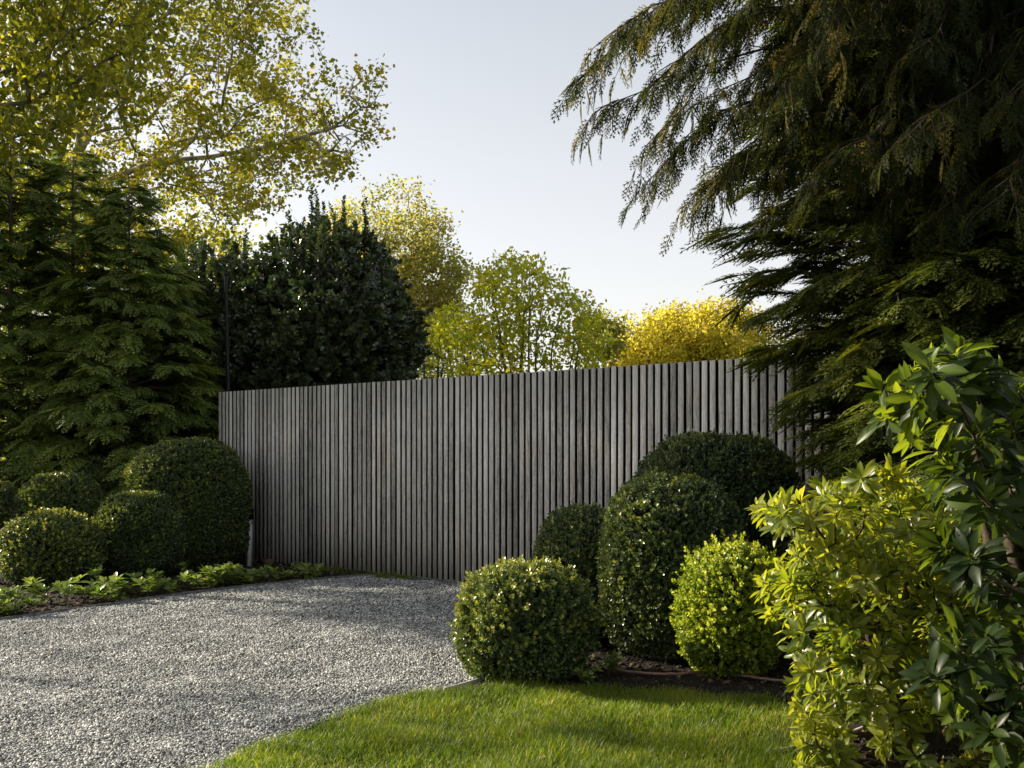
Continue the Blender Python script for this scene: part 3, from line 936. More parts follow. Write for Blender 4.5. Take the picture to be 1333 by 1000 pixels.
def hose(pts, label):
    pts = np.array([G(px, py) for px, py in pts])
    # catmull resample
    out = []
    pp = np.vstack([2 * pts[0] - pts[1], pts, 2 * pts[-1] - pts[-2]])
    for i in range(1, len(pp) - 2):
        for t in np.linspace(0, 1, 7)[:-1]:
            a, b_, c, d_ = pp[i - 1], pp[i], pp[i + 1], pp[i + 2]
            out.append(.5 * ((2 * b_) + (-a + c) * t + (2 * a - 5 * b_ + 4 * c - d_) * t * t + (-a + 3 * b_ - 3 * c + d_) * t ** 3))
    out.append(pts[-1])
    out = np.array(out)
    out[:, 2] = .040 + bumps(out[:, 0], out[:, 1]) * .5
    out[[0, -1], 2] -= .02
    b = Buf(); b.tube(out, .0105, 8)
    m = out[len(out) // 2]
    tag(mesh_obj('irrigation_hose', b, M['hose'], loc=(m[0], m[1], 0), smooth=True), label, 'hose', 'brown irrigation hoses in the right bed')
hose([(655, 899), (700, 892), (740, 886), (783, 877)], 'brown irrigation hose below the front box shrub, leftmost of the hoses')
hose([(779, 870), (800, 877), (840, 884), (880, 885), (921, 881)], 'brown irrigation hose sagging across the soil between lawn and tall box shrub')
hose([(915, 871), (935, 881), (975, 889), (1020, 894), (1090, 899), (1180, 901)], 'brown irrigation hose running right from the soil into the rhododendron')
hose([(825, 853), (850, 861), (880, 862), (915, 855), (960, 842)], 'brown irrigation hose farthest back, at the foot of the tall box shrub')

# ------------------------------------------------------------------ box shrubs
def clipped(name, label, px, d, r, top, seed, e=2.6, mat='box', squash=1.0, n=None, base=0.42, group='clipped box shrubs', stray_p=.05, zc=None):
    r_ = np.random.RandomState(seed)
    x = PX(px, d)
    h = top
    zc = zc if zc is not None else h * .5
    rad = np.array([r, r * squash, h - zc])
    t = thing(name, label, 'shrub', (x, d, 0), group)
    c = np.array([x, d, zc])
    if n is None:
        n = int(7200 * (r * (r + h)) / .55)
    dr = superell_dir(n, r_, -.93)
    lump = 1 + .045 * snoise(dr, .55, seed) + .028 * snoise(dr, 2.2, seed + 1) + .016 * snoise(dr, 6.0, seed + 9)
    rr = super_r(dr, rad, e) * lump
    dep = 1 - np.abs(r_.normal(0, .035, len(dr))) / (.4 + r)
    stray = (r_.uniform(size=len(dr)) < stray_p) & (dr[:, 2] > -.3)
    dep = dep + stray * r_.uniform(0, .02 + stray_p * .35, len(dr)) / r
    pos = c + dr * (rr * dep)[:, None]
    # holes
    hole = snoise(pos, 2.6, seed + 4) > 1.25
    keep = ~hole & (pos[:, 2] > .02)
    pos, dr2, stray = pos[keep], dr[keep], stray[keep]
    g = norm(dr2 / (rad ** 2) * 1.0)
    d_ = norm(g + r_.normal(0, .42, g.shape) + np.array([0, 0, .35]))
    nn = r_.normal(size=g.shape)
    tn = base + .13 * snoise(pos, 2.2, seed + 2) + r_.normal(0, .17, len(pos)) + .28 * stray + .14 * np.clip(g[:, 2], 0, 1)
    b = Buf()
    ty = r_.randint(0, 3, len(pos))
    for q in range(3):
        kk = ty == q
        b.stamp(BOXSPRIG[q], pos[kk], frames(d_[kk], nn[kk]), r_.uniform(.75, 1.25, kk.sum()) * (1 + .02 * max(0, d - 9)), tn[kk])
    mesh_obj('foliage', b, M[mat], t)
    # solid near-black core, the shade inside the shrub put into its colour
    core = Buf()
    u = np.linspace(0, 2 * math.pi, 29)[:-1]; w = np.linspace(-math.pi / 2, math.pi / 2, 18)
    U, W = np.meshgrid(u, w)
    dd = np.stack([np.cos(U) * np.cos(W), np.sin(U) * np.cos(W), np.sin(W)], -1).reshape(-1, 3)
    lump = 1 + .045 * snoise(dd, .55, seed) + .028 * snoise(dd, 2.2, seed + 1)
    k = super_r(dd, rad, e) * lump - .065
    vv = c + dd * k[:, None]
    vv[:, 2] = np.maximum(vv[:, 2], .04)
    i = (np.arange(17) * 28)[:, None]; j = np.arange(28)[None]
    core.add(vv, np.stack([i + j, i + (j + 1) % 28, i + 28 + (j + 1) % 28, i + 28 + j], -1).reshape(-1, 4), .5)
    mesh_obj('dark_core', core, M['inner'], t)
    st = Buf()
    for q in range(6):
        a = q * 1.05 + r_.uniform(0, .5)
        p1 = c + np.array([math.cos(a) * r * .45, math.sin(a) * r * .45, -zc * .3])
        st.tube(curve((x + math.cos(a) * .05, d + math.sin(a) * .05, -.02), p1, (0, 0, 1), 5, rng=r_), [.018, .016, .014, .011, .008], 6)
    mesh_obj('stem', st, M['bark_dark'], t)
    return t

LG, RG = 'clipped box shrubs in the left bed', 'clipped box shrubs in the right bed'
clipped('box_shrub', 'largest clipped box shrub of the left bed, touching the gate', 241, 13.9, .83, 1.77, 101, 2.9, group=LG, base=.44)
clipped('box_shrub', 'round dark box shrub in front of the largest left one, beside the gate side', 184, 13.0, .55, 1.09, 102, 2.5, group=LG, base=.40)
clipped('box_shrub', 'low round box shrub with yellowish fresh shoots nearest the gravel on the left', 70, 12.2, .56, .84, 103, 2.3, group=LG, base=.50, mat='box', stray_p=.12)
clipped('box_shrub', 'round dark box shrub behind the low one with yellowish shoots', 77, 13.6, .57, 1.32, 104, 2.4, group=LG, base=.44)
clipped('box_shrub', 'farthest left-bed box shrub, close under the feathery conifer', 117, 14.9, .50, 1.52, 105, 2.4, group=LG, base=.44)
clipped('box_shrub', 'box shrub cut by the left edge of the picture', -4, 13.4, .36, 1.20, 106, 2.4, group=LG, base=.5)

clipped('box_shrub', 'loose round box shrub with light green shoots, nearest the gravel and lawn', 683, 7.15, .465, .78, 111, 2.5, group=RG, base=.50, n=9000, mat='box', stray_p=.14)
clipped('box_shrub', 'dark small box shrub between the front one and the tall one', 763, 8.5, .42, 1.10, 112, 2.6, group=RG, base=.32)
clipped('box_shrub', 'tall box shrub with a few yellow leaves on its left flank', 877, 7.95, .54, 1.385, 113, 3.0, group=RG, base=.36)
clipped('box_shrub', 'widest dark box shrub of the right bed, against the slatted fence', 932, 9.0, .74, 1.76, 114, 2.7, group=RG, base=.30)
clipped('box_shrub', 'small sunlit yellow-green box shrub beside the rhododendron', 950, 7.25, .345, .93, 115, 2.6, group=RG, base=.60, mat='box_y', stray_p=.12)

# pale boulder by the left edge
bl = Buf()
cb = P(14, 700, 12.95); cb[2] = .18
u = np.linspace(0, 2 * math.pi, 25)[:-1]; w = np.linspace(-math.pi / 2, math.pi / 2, 15)
U, W = np.meshgrid(u, w)
dd = np.stack([np.cos(U) * np.cos(W), np.sin(U) * np.cos(W), np.sin(W)], -1).reshape(-1, 3)
vv = cb + dd * np.array([.36, .30, .48]) * (1 + .07 * snoise(dd, .8, 3) + .02 * snoise(dd, 3, 4))[:, None]
i = (np.arange(14) * 24)[:, None]; j = np.arange(24)[None]
bl.add(vv, np.stack([i + j, i + (j + 1) % 24, i + 24 + (j + 1) % 24, i + 24 + j], -1).reshape(-1, 4), .5)
tag(mesh_obj('boulder', bl, rough_mat('boulder', [(0.3, (0.30, 0.26, 0.19)), (0.7, (0.52, 0.46, 0.34))], 9, 0.85, 0.5, 40), loc=(cb[0], cb[1], 0), smooth=True), 'pale rounded boulder behind the low box shrub at the left edge', 'boulder')

# ------------------------------------------------------------------ rhododendrons
def whorls(buf, E, D, rng, leaf, size, n0=6, n1=10, up=0.35, tint=.5, tv=.16, spread=1.0):
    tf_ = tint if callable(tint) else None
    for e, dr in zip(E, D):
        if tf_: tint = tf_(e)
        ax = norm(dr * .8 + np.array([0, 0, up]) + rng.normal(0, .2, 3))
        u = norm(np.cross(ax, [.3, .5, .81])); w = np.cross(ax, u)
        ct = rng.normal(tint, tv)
        for ring, (lift, ln, back) in enumerate(((.25, 1.0, .03), (.75, .95, .012), (1.6, .62, 0.0))):
            m = rng.randint(n0, n1) if ring == 0 else (rng.randint(3, 6) if ring == 1 else rng.randint(1, 4))
            a0 = rng.uniform(0, 6.28)
            a = a0 + np.arange(m) * 2 * math.pi / m + rng.normal(0, .25, m)
            rad = np.cos(a)[:, None] * u + np.sin(a)[:, None] * w
            d = norm(rad * spread + ax * lift + rng.normal(0, .15, (m, 3)))
            nn = norm(ax - d * (d @ ax)[:, None] + rng.normal(0, .22, (m, 3)))
            pos = e - ax * (back + rng.uniform(0, .02, m))[:, None] + d * .006
            buf.stamp(leaf, pos, frames(d, nn), size * ln * rng.uniform(.75, 1.15, m), ct + rng.normal(0, .09, m) + .08 * ring)

def rhodo(label, base, trunk_tops, tips, seed, mat, size, n_old=0, rtip=.0032, tint=.5, parts=1):
    r_ = np.random.RandomState(seed)
    t = thing('rhododendron', label, 'shrub', (base[0], base[1], 0))
    trunks = []
    for k, tt in enumerate(trunk_tops):
        b0 = np.array([base[0] + r_.uniform(-.12, .12), base[1] + r_.uniform(-.12, .12), -.03])
        dirn = np.array([(tt[0] - b0[0]) * .5, (tt[1] - b0[1]) * .5, 1.0])
        trunks.append(curve(b0, tt, dirn, 9, rng=r_, jit=.015))
    res, E, D, Q = grow(trunks, tips, r_, up=.35, seg=.12, rtip=rtip, power=.5, up_pen=.5)
    mesh_obj('branches', wood(res, 6), M['bark_dark'], t)
    b = Buf()
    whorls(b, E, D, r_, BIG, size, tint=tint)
    # scattered lower leaves along the twigs
    k = r_.randint(0, len(E), int(len(E) * 2.5))
    tt = r_.uniform(-.3, .8, len(k))[:, None]
    pos = Q[k] * (1 - tt) + E[k] * tt
    d = norm(D[k] * .4 + r_.normal(0, .7, (len(k), 3)) + [0, 0, -.1])
    nn = norm(r_.normal(0, .4, (len(k), 3)) + [0, 0, 1])
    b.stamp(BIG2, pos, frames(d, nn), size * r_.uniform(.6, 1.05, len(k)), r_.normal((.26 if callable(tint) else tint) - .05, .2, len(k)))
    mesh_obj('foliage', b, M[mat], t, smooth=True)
    return t, E, D

r1 = np.random.RandomState(77)
# A: yellow-green shrub; tips over a lumpy dome
def tips_in(outline, n, d0, d1, rng, front=2.0):
    """random points whose direction falls inside an outline (seen region) at real depths d0..d1"""
    o = np.array(outline, float)
    out = []
    while len(out) < n:
        px = rng.uniform(o[:, 0].min(), o[:, 0].max(), 400); py = rng.uniform(o[:, 1].min(), o[:, 1].max(), 400)
        k = inside(o, px, py)
        for a, b_ in zip(px[k], py[k]):
            u = rng.uniform() ** front
            d = d0 + (d1 - d0) * u
            p = P(a, b_, d)
            if p[2] > .08:
                out.append(p)
    return np.array(out[:n])
shapeA = [(985, 640), (1010, 655), (1050, 640), (1095, 625), (1120, 600), (1150, 600), (1180, 625), (1250, 640), (1400, 640), (1400, 1010), (1030, 1010), (1045, 930), (1025, 880), (1035, 830), (1000, 800), (980, 765), (1010, 740), (1015, 700), (985, 680)]
baseA = np.array([PX(1200, 5.1), 5.15])
tipsA = tips_in(shapeA, 640, 4.55, 5.9, r1, 1.3)
tops = [P(1080, 700, 5.1), P(1180, 680, 5.3), P(1260, 700, 5.0), P(1120, 800, 4.9), P(1340, 720, 5.4)]
rhodo('wide rhododendron with glowing yellow-green leaves at the end of the lawn', baseA, tops, tipsA, 201, 'rhodo', .092, tint=.58)
# B: nearer one, shade and lit tips put into its leaf colour
r1 = np.random.RandomState(78)
shapeB1 = [(1160, 520), (1165, 470), (1190, 455), (1215, 470), (1245, 450), (1275, 470), (1330, 500), (1400, 510), (1400, 760), (1330, 720), (1270, 640), (1200, 600), (1175, 570)]
shapeB2 = [(1230, 720), (1300, 660), (1400, 650), (1400, 990), (1250, 990), (1180, 900), (1230, 850)]
tipsB = np.vstack([tips_in(shapeB1, 95, 3.0, 3.9, r1, 1.0), tips_in(shapeB2, 55, 3.0, 3.9, r1, 1.0), tips_in([(1200, 590), (1400, 600), (1400, 780), (1260, 780), (1210, 700)], 45, 3.3, 4.2, r1, 1.0), P(1148, 545, 3.3)[None], P(1150, 500, 3.4)[None]])
baseB = np.array([PX(1390, 3.6), 3.6])
topsB = [P(1310, 560, 3.5), P(1330, 760, 3.45), P(1270, 520, 3.4)]
rhodo('nearer taller rhododendron with large dark leaves and thick brown stems at the right edge', baseB, topsB, tipsB, 202, 'rhodo_d', .112, tint=lambda e: .66 if (e[0] / e[1] < .43 and e[2] > 1.5) else .26, rtip=.0042)  # upper left tips tinted bright as if backlit, the rest dark as if shaded

# ------------------------------------------------------------------ pachysandra, weeds
pa = Buf()
r2 = np.random.RandomState(5)
le = np.array(left_edge[1:9])
seglen = np.cumsum(np.r_[0, np.linalg.norm(np.diff(le, axis=0), axis=1)])
cnt = 0
while cnt < 165:
    s = r2.uniform(0, seglen[-1])
    p = np.array([np.interp(s, seglen, le[:, 0]), np.interp(s, seglen, le[:, 1])])
    q = np.array([np.interp(s + .05, seglen, le[:, 0]), np.interp(s + .05, seglen, le[:, 1])])
    tn = norm(q - p); nr = np.array([-tn[1], tn[0]])
    off = .10 + abs(r2.normal(0, .42))
    if off > 1.0: continue
    p = p + nr * off
    if snoise(np.array([[p[0], p[1], 0]]), 1.5, 8)[0] < .1 + .3 * r2.normal(): continue
    cnt += 1
    h = r2.uniform(.06, .26) * (.6 if s > seglen[-1] * .72 else 1)
    e = np.array([[p[0], p[1], h]])
    whorls(pa, e, np.array([[r2.normal(0, .2), r2.normal(0, .2), 1.0]]), r2, OVATE, r2.uniform(.085, .13), 4, 6, up=.5, tint=.55, tv=.2, spread=1.1)
    pa.tube([(p[0], p[1], -.01), (p[0], p[1], h)], [.003, .002], 3, tint=.3)
tag(mesh_obj('pachysandra', pa, M['pachy'], smooth=True), 'low light green leafy ground cover along the edging of the left bed', 'ground cover', kind='stuff')
for (px, py, hh, nb, lab) in ((762, 893, .17, 7, 'small leafy weed seedling at the foot of the front box shrub, upright'), (792, 882, .20, 8, 'taller straggly weed seedling right of the front box shrub')):
    g = G(px, py)
    b = Buf()
    for q in range(nb):
        a = r2.uniform(0, 6.28); l_ = r2.uniform(.03, .10)
        tp = g + [math.cos(a) * l_, math.sin(a) * l_, hh * r2.uniform(.4, 1)]
        b.tube(curve(g, tp, (0, 0, 1), 5), [.003, .0025, .002, .002, .0015], 4, tint=.3)
        whorls(b, np.array([tp]), np.array([[math.cos(a), math.sin(a), .6]]), r2, OVATE, .055, 3, 5, tint=.5)
    tag(mesh_obj('weed_seedling', b, M['pachy'], loc=(g[0], g[1], 0)), lab, 'plant', 'weed seedlings by the front box shrub')

# ------------------------------------------------------------------ conifers
def conifer(label, x, y, h, rbase, seed, mat='thuja', nbr=170, sp_len=.34, per=15, z0=.15, droop=.30, rise=.25, prof=0.8, bend=0.0, gap_low=0.0, sprays=SPRAY, group=None, name='arborvitae_tree', trunk_r=.09, inner_dark=True, sparse_top=0.0, tint=.45, low=1.0):
    r_ = np.random.RandomState(seed)
    t = thing(name, label, 'tree', (x, y, 0), group)
    tr = np.array([(x + bend * math.sin(k * .6) * .3, y, z) for k, z in enumerate(np.linspace(-.05, h * .985, 14))])
    b = Buf()
    b.tube(tr, np.linspace(trunk_r, .012, 14), 10)
    mesh_obj('trunk', b, M['bark_conifer'], t)
    br = Buf(); fo = Buf()
    for i in range(nbr):
        u = (i + r_.uniform(0, 1)) / nbr
        z = z0 + (h - z0) * u ** 1.0
        if r_.uniform() < sparse_top * u: continue
        R = rbase * (1 - u) ** prof * r_.uniform(.72, 1.12) + .18
        if u < .12: R *= .75 + 2 * u
        R *= min(1.0, low + (1 - low) * u / .52)
        a = i * 2.39996 + r_.normal(0, .3)
        dirn = np.array([math.cos(a), math.sin(a), 0])
        tx = np.array([np.interp(z, tr[:, 2], tr[:, 0]), y, z])
        end = tx + dirn * R + np.array([0, 0, rise * R * r_.uniform(.4, 1.2) - droop * .3 * R])
        c = curve(tx, end, dirn + np.array([0, 0, rise * 1.8]), 7, sag=droop * 1.2, rng=r_, jit=.02)
        br.tube(c, np.linspace(.006 + .010 * R, .003, 7), 4, cap=False)
        m = int(per * (R / rbase + .25)) + 3
        tt = r_.uniform(.30, 1.0, m) ** .75
        tt[0] = 1.0
        seg = tt * 6
        i0 = np.minimum(seg.astype(int), 5); fr = (seg - i0)[:, None]
        pos = c[i0] * (1 - fr) + c[i0 + 1] * fr
        tang = norm(c[i0 + 1] - c[i0])
        side = norm(np.cross(tang, [0, 0, 1.]))
        sg = np.where(r_.uniform(size=m) < .5, -1., 1.)
        ang = r_.uniform(.25, 1.15, m) * sg
        ang[0] = 0
        d = norm(tang * np.cos(ang)[:, None] + side * np.sin(ang)[:, None] + r_.normal(0, .12, (m, 3)) + np.array([0, 0, .05]))
        nn = norm(np.array([0, 0, 1.]) + side * r_.normal(0, .45, m)[:, None] + tang * r_.normal(.1, .3, m)[:, None])
        L = sp_len * r_.uniform(.65, 1.25, m) * (.55 + .45 * min(1, R / (rbase * .5)))
        tn = tint + .6 * (tt - .7) + r_.normal(0, .14, m)
        q = r_.randint(0, len(sprays))
        fo.stamp(sprays[q], pos, frames(d, nn), L, tn)
    mesh_obj('branches', br, M['bark_conifer'], t)
    mesh_obj('foliage', fo, M[mat], t)
    return t

CG = 'feathery conifers behind the left bed'
conifer('feathery green conifer nearest the gate end, behind the largest left box shrub', PX(168, 15.9), 15.9, 5.9, 1.75, 301, nbr=360, per=32, sp_len=.36, sprays=SPRAY_L, trunk_r=.07, group=CG, sparse_top=.5)
conifer('feathery green conifer with bare upper trunk, middle of the left three', PX(95, 16.4), 16.4, 6.6, 1.7, 302, nbr=320, per=24, sp_len=.36, sprays=SPRAY_L, trunk_r=.08, group=CG, sparse_top=.5)
conifer('feathery green conifer at the left edge of the picture', PX(14, 16.0), 16.0, 7.0, 1.7, 303, nbr=320, per=24, sp_len=.36, sprays=SPRAY_L, trunk_r=.08, group=CG, sparse_top=.5)
conifer('dark small conifer between the left three and the holly', PX(225, 17.4), 17.4, 4.9, 1.5, 304, mat='thuja', nbr=240, per=20, tint=.3, sp_len=.4, sprays=SPRAY_L, group=CG)

RGc = 'dark conifers in front of the slatted fence on the right'
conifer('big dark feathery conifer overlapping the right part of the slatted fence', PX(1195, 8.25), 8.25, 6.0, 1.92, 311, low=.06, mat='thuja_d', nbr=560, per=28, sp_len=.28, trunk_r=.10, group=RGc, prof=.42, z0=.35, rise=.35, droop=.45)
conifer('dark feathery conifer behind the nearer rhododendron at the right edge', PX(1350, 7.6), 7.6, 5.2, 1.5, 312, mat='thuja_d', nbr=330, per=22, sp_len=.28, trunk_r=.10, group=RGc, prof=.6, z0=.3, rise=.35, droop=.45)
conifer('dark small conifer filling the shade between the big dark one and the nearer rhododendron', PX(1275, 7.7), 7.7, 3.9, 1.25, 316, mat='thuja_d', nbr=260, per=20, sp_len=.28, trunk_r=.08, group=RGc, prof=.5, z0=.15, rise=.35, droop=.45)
conifer('dark conifer standing behind the fence above its right end', PX(1230, 11.6), 11.6, 6.6, 2.0, 313, mat='thuja_d', nbr=320, per=20, sp_len=.34, trunk_r=.12, prof=.7, z0=.4, rise=.3, droop=.4)
conifer('tall unseen conifer added left of the picture to shade the fence', -10.1, 14.8, 10.5, 2.2, 315, nbr=230, per=18, z0=4.6, sp_len=.6, trunk_r=.14, group=CG, prof=.5)  # out-of-view tree, added to keep the sun off the fence
conifer('low dark green conifer peeping over the gate beside the lime-green shrub', PX(552, 21), 21, 3.85, 1.0, 314, mat='thuja', nbr=80, per=9, sp_len=.3)

# overhanging old cypress, trunk outside the frame on the right
def overhang():
    r_ = np.random.RandomState(404)
    base = np.array([5.0, 7.4, 0])
    t = thing('cypress_tree', 'old cypress with drooping dark sprays hanging in from the top right corner', 'tree', base)
    b = Buf()
    tr = np.array([(5.0 - .05 * k, 7.4 - .02 * k, z) for k, z in enumerate(np.linspace(-.05, 9.5, 12))])
    b.tube(tr, np.linspace(.24, .06, 12), 14)
    mesh_obj('trunk', b, M['bark_conifer'], t)
    br = Buf(); fo = Buf()
    mains = []
    # main limbs: (height on trunk, end px, end py, depth)
    ends = [(5.2, 757, 100, 6.4), (5.0, 775, 142, 6.6), (5.4, 800, 40, 6.0), (4.7, 838, 243, 6.7), (4.9, 850, 180, 6.9), (5.6, 850, 15, 5.6),
            (4.6, 905, 255, 7.0), (4.4, 925, 260, 6.7), (5.8, 900, -30, 5.6), (5.0, 930, 120, 6.2), (4.6, 960, 200, 6.6), (5.6, 960, 20, 5.9),
            (4.4, 1010, 240, 7.0), (5.0, 1020, 110, 5.8), (4.4, 1060, 230, 6.3), (5.3, 1080, 40, 5.4), (4.5, 1110, 190, 6.0), (5.2, 1130, 90, 6.3),
            (4.3, 1150, 270, 6.6), (4.7, 1180, 180, 5.6), (5.3, 1200, 60, 5.6), (4.2, 1230, 270, 6.2), (4.7, 1260, 170, 6.0), (4.3, 1310, 250, 5.9), (4.9, 1320, 120, 5.5),
            (6.2, 980, -60, 6.3), (6.2, 1060, -50, 5.5), (6.4, 1150, -60, 6.2), (6.2, 1240, -40, 5.4), (6.3, 1320, -30, 6.0), (5.7, 1300, 20, 6.4), (5.5, 1000, 60, 7.0),
            (5.4, 870, 90, 7.0), (5.2, 1170, 130, 6.9), (5.0, 1090, 140, 7.1), (5.2, 1280, 90, 6.9), (4.4, 1290, 220, 6.8), (4.6, 1200, 230, 7.0)]
    for (hz, px, py, d) in ends:
        e = P(px, py, d)
        s = np.array([np.interp(hz, tr[:, 2], tr[:, 0]), np.interp(hz, tr[:, 2], tr[:, 1]), hz])
        L = np.linalg.norm(e - s)
        c = curve(s, e, norm(e - s) + np.array([0, 0, .35]), 14, sag=.55, rng=r_, jit=.020)
        br.tube(c, np.linspace(.010 + .006 * L, .0022, 14), 5, cap=False)
        # side branchlets
        nb = int(L * 15)
        for q in range(nb):
            u = .22 + .78 * (q + r_.uniform()) / nb
            k = min(int(u * 13), 12); fr = u * 13 - k
            p = c[k] * (1 - fr) + c[k + 1] * fr
            tang = norm(c[k + 1] - c[k])
            side = norm(np.cross(tang, [0, 0, 1.])) * (1 if q % 2 else -1)
            bl = (.62 * (1.05 - u) ** .5 + .10) * r_.uniform(.6, 1.2)
            ee = p + tang * bl * .75 + side * bl * r_.uniform(.2, .8) + np.array([0, 0, -bl * r_.uniform(.15, .65)])
            cc = curve(p, ee, tang + side * .5, 5, sag=.5, rng=r_, jit=.02)
            br.tube(cc, np.linspace(.005, .0016, 5), 3, cap=False)
            m = int(3 + bl * 13)
            tt = np.linspace(.15, 1, m)
            sg = tt * 4; i0 = np.minimum(sg.astype(int), 3); f_ = (sg - i0)[:, None]
            pos = cc[i0] * (1 - f_) + cc[i0 + 1] * f_
            tg = norm(cc[i0 + 1] - cc[i0])
            sd = norm(np.cross(tg, [0, 0, 1.])) * np.where(np.arange(m) % 2, 1., -1.)[:, None]
            wt = np.where(tt > .97, 0., 1.)[:, None]
            d_ = norm(tg * .8 + sd * wt * r_.uniform(.3, .9, (m, 1)) + np.array([0, 0, -.35]) + r_.normal(0, .12, (m, 3)))
            nn = norm(np.array([0, 0, 1.]) + r_.normal(0, .5, (m, 3)))
            fo.stamp(SPRAY_FINE[r_.randint(3)], pos, frames(d_, nn), r_.uniform(.09, .20, m), r_.normal(.42, .14) + r_.normal(0, .1, m) + (.3 if r_.uniform() < .02 else 0))
    mesh_obj('branches', br, M['bark_dark'], t)
    mesh_obj('foliage', fo, M['cypress'], t)
overhang()

# ------------------------------------------------------------------ hollies behind the gate
def holly(label, px, d, r, top, seed, zc, n=4200, shoots=26, rz=None):
    r_ = np.random.RandomState(seed)
    x = PX(px, d)
    t = thing('holly_tree', label, 'tree', (x, d, 0), 'dark evergreen hollies behind the gate')
    c = np.array([x, d, zc])
    rad = np.array([r, r, top - zc])
    dr = superell_dir(n, r_, -.95)
    rr = super_r(dr, rad, 2.0) * (1 + .15 * snoise(dr, .6, seed) + .08 * snoise(dr, 2.4, seed + 3))
    u = 1 - np.abs(r_.normal(0, .13, len(dr)))
    pos = c + dr * (rr * u)[:, None]
    g = norm(dr / rad ** 2)
    d_ = norm(g * .9 + r_.normal(0, .45, g.shape) + [0, 0, .40])
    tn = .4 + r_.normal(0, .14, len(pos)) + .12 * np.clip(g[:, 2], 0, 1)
    b = Buf()
    for q in range(3):
        kk = r_.randint(0, 3, len(pos)) == q
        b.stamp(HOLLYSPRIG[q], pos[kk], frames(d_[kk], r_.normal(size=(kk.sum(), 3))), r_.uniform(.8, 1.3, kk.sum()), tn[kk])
    br = Buf()
    # long upright leaders at the top
    for k in range(shoots):
        dd = norm(np.array([r_.normal(0, .5), r_.normal(0, .5), 1.2]))[None]
        p0 = c + dd[0] * super_r(dd, rad, 2.0)[0] * .9
        L = r_.uniform(.3, .95)
        p1 = p0 + np.array([r_.normal(0, .06), r_.normal(0, .06), L])
        br.tube([p0 - [0, 0, .5], p0, p1], [.02, .012, .004], 4)
        m = int(L / .11) + 1
        pp = p0 + (p1 - p0) * np.linspace(0, 1, m)[:, None]
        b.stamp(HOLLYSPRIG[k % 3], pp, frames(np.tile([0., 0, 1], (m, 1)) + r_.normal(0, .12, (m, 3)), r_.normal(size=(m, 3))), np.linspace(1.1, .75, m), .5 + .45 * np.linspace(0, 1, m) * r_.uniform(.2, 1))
    mesh_obj('foliage', b, M['holly'], t)
    for q in range(7):
        a = q * .9
        br.tube(curve((x + .08 * math.cos(a), d + .08 * math.sin(a), 0), c + np.array([math.cos(a) * r * .55, math.sin(a) * r * .55, (top - zc) * .35]), (0, 0, 1), 8, rng=r_), np.linspace(.06, .012, 8), 7)
    mesh_obj('trunk', br, M['bark_dark'], t)
    core = Buf()  # near-black shell, its colour standing in for shade inside the crown
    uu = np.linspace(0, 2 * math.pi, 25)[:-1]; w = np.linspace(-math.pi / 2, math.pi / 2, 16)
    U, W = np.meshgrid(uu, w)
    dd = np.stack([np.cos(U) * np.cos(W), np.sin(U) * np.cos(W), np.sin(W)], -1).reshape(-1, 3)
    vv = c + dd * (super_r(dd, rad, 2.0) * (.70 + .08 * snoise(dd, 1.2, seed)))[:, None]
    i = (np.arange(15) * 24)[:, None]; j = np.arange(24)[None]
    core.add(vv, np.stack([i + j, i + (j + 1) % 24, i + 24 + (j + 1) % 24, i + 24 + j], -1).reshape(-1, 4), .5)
    mesh_obj('dark_core', core, M['inner'], t)
holly('big dark glossy holly with upright shoots above the left half of the gate', 420, 17.9, 1.62, 5.85, 501, 3.2, n=7000, shoots=16)
holly('dark holly behind the thin black pole, left of the biggest holly', 292, 18.6, 1.45, 5.5, 502, 2.9, n=4200, shoots=10)
holly('low dark holly in the gap right of the conifers', 205, 19.6, 1.3, 4.6, 503, 2.4, n=2200, shoots=10)

# ------------------------------------------------------------------ deciduous trees
def decid(name, label, base, trunks, tips, seed, bark, mat, leaf, lsize, per, spread, rtip=.006, power=.5, seg=.6, up=.3, tint=.5, group=None, up_pen=.8, gap=.0, tvar=.25, droop=.3, min_r=0, r_max=9, bare=None, tscale=None):
    r_ = np.random.RandomState(seed)
    t = thing(name, label, 'tree', (base[0], base[1], 0), group)
    res, E, D, Q = grow(trunks, tips, r_, up=up, seg=seg, rtip=rtip, power=power, up_pen=up_pen, r_max=r_max)
    nt = len(trunks)
    if tscale:
        res = [(p, r * (tscale[q] if q < nt else .85)) for q, (p, r) in enumerate(res)]
    if nt > 1 and all(tr[0][2] < .1 for tr in trunks):
        for q in range(nt):                      # several stems from the ground: each a part with its own twigs
            mine = [res[i] for i in range(nt, len(res)) if grow.roots[i] == q]
            mesh_obj('stem', wood([res[q]] + mine, 8), M[bark], t, smooth=True)
    else:
        mesh_obj('trunk', wood(res[:nt], 8), M[bark], t, smooth=True)
        mesh_obj('limbs', wood(res[nt:], 5, min_r), M[bark], t)
    if bare is not None:
        nb_ = np.min(np.linalg.norm(E[:, None] - bare[None], axis=-1), axis=1) > 1e-3
        E, D, Q = E[nb_], D[nb_], Q[nb_]
    b = Buf()
    leaves_at(b, leaf, E, D, Q, per, spread, lsize, r_, gap=gap, tvar=tvar, base=tint, droop=droop)
    mesh_obj('crown', b, M[mat], t)
    return t, E, D

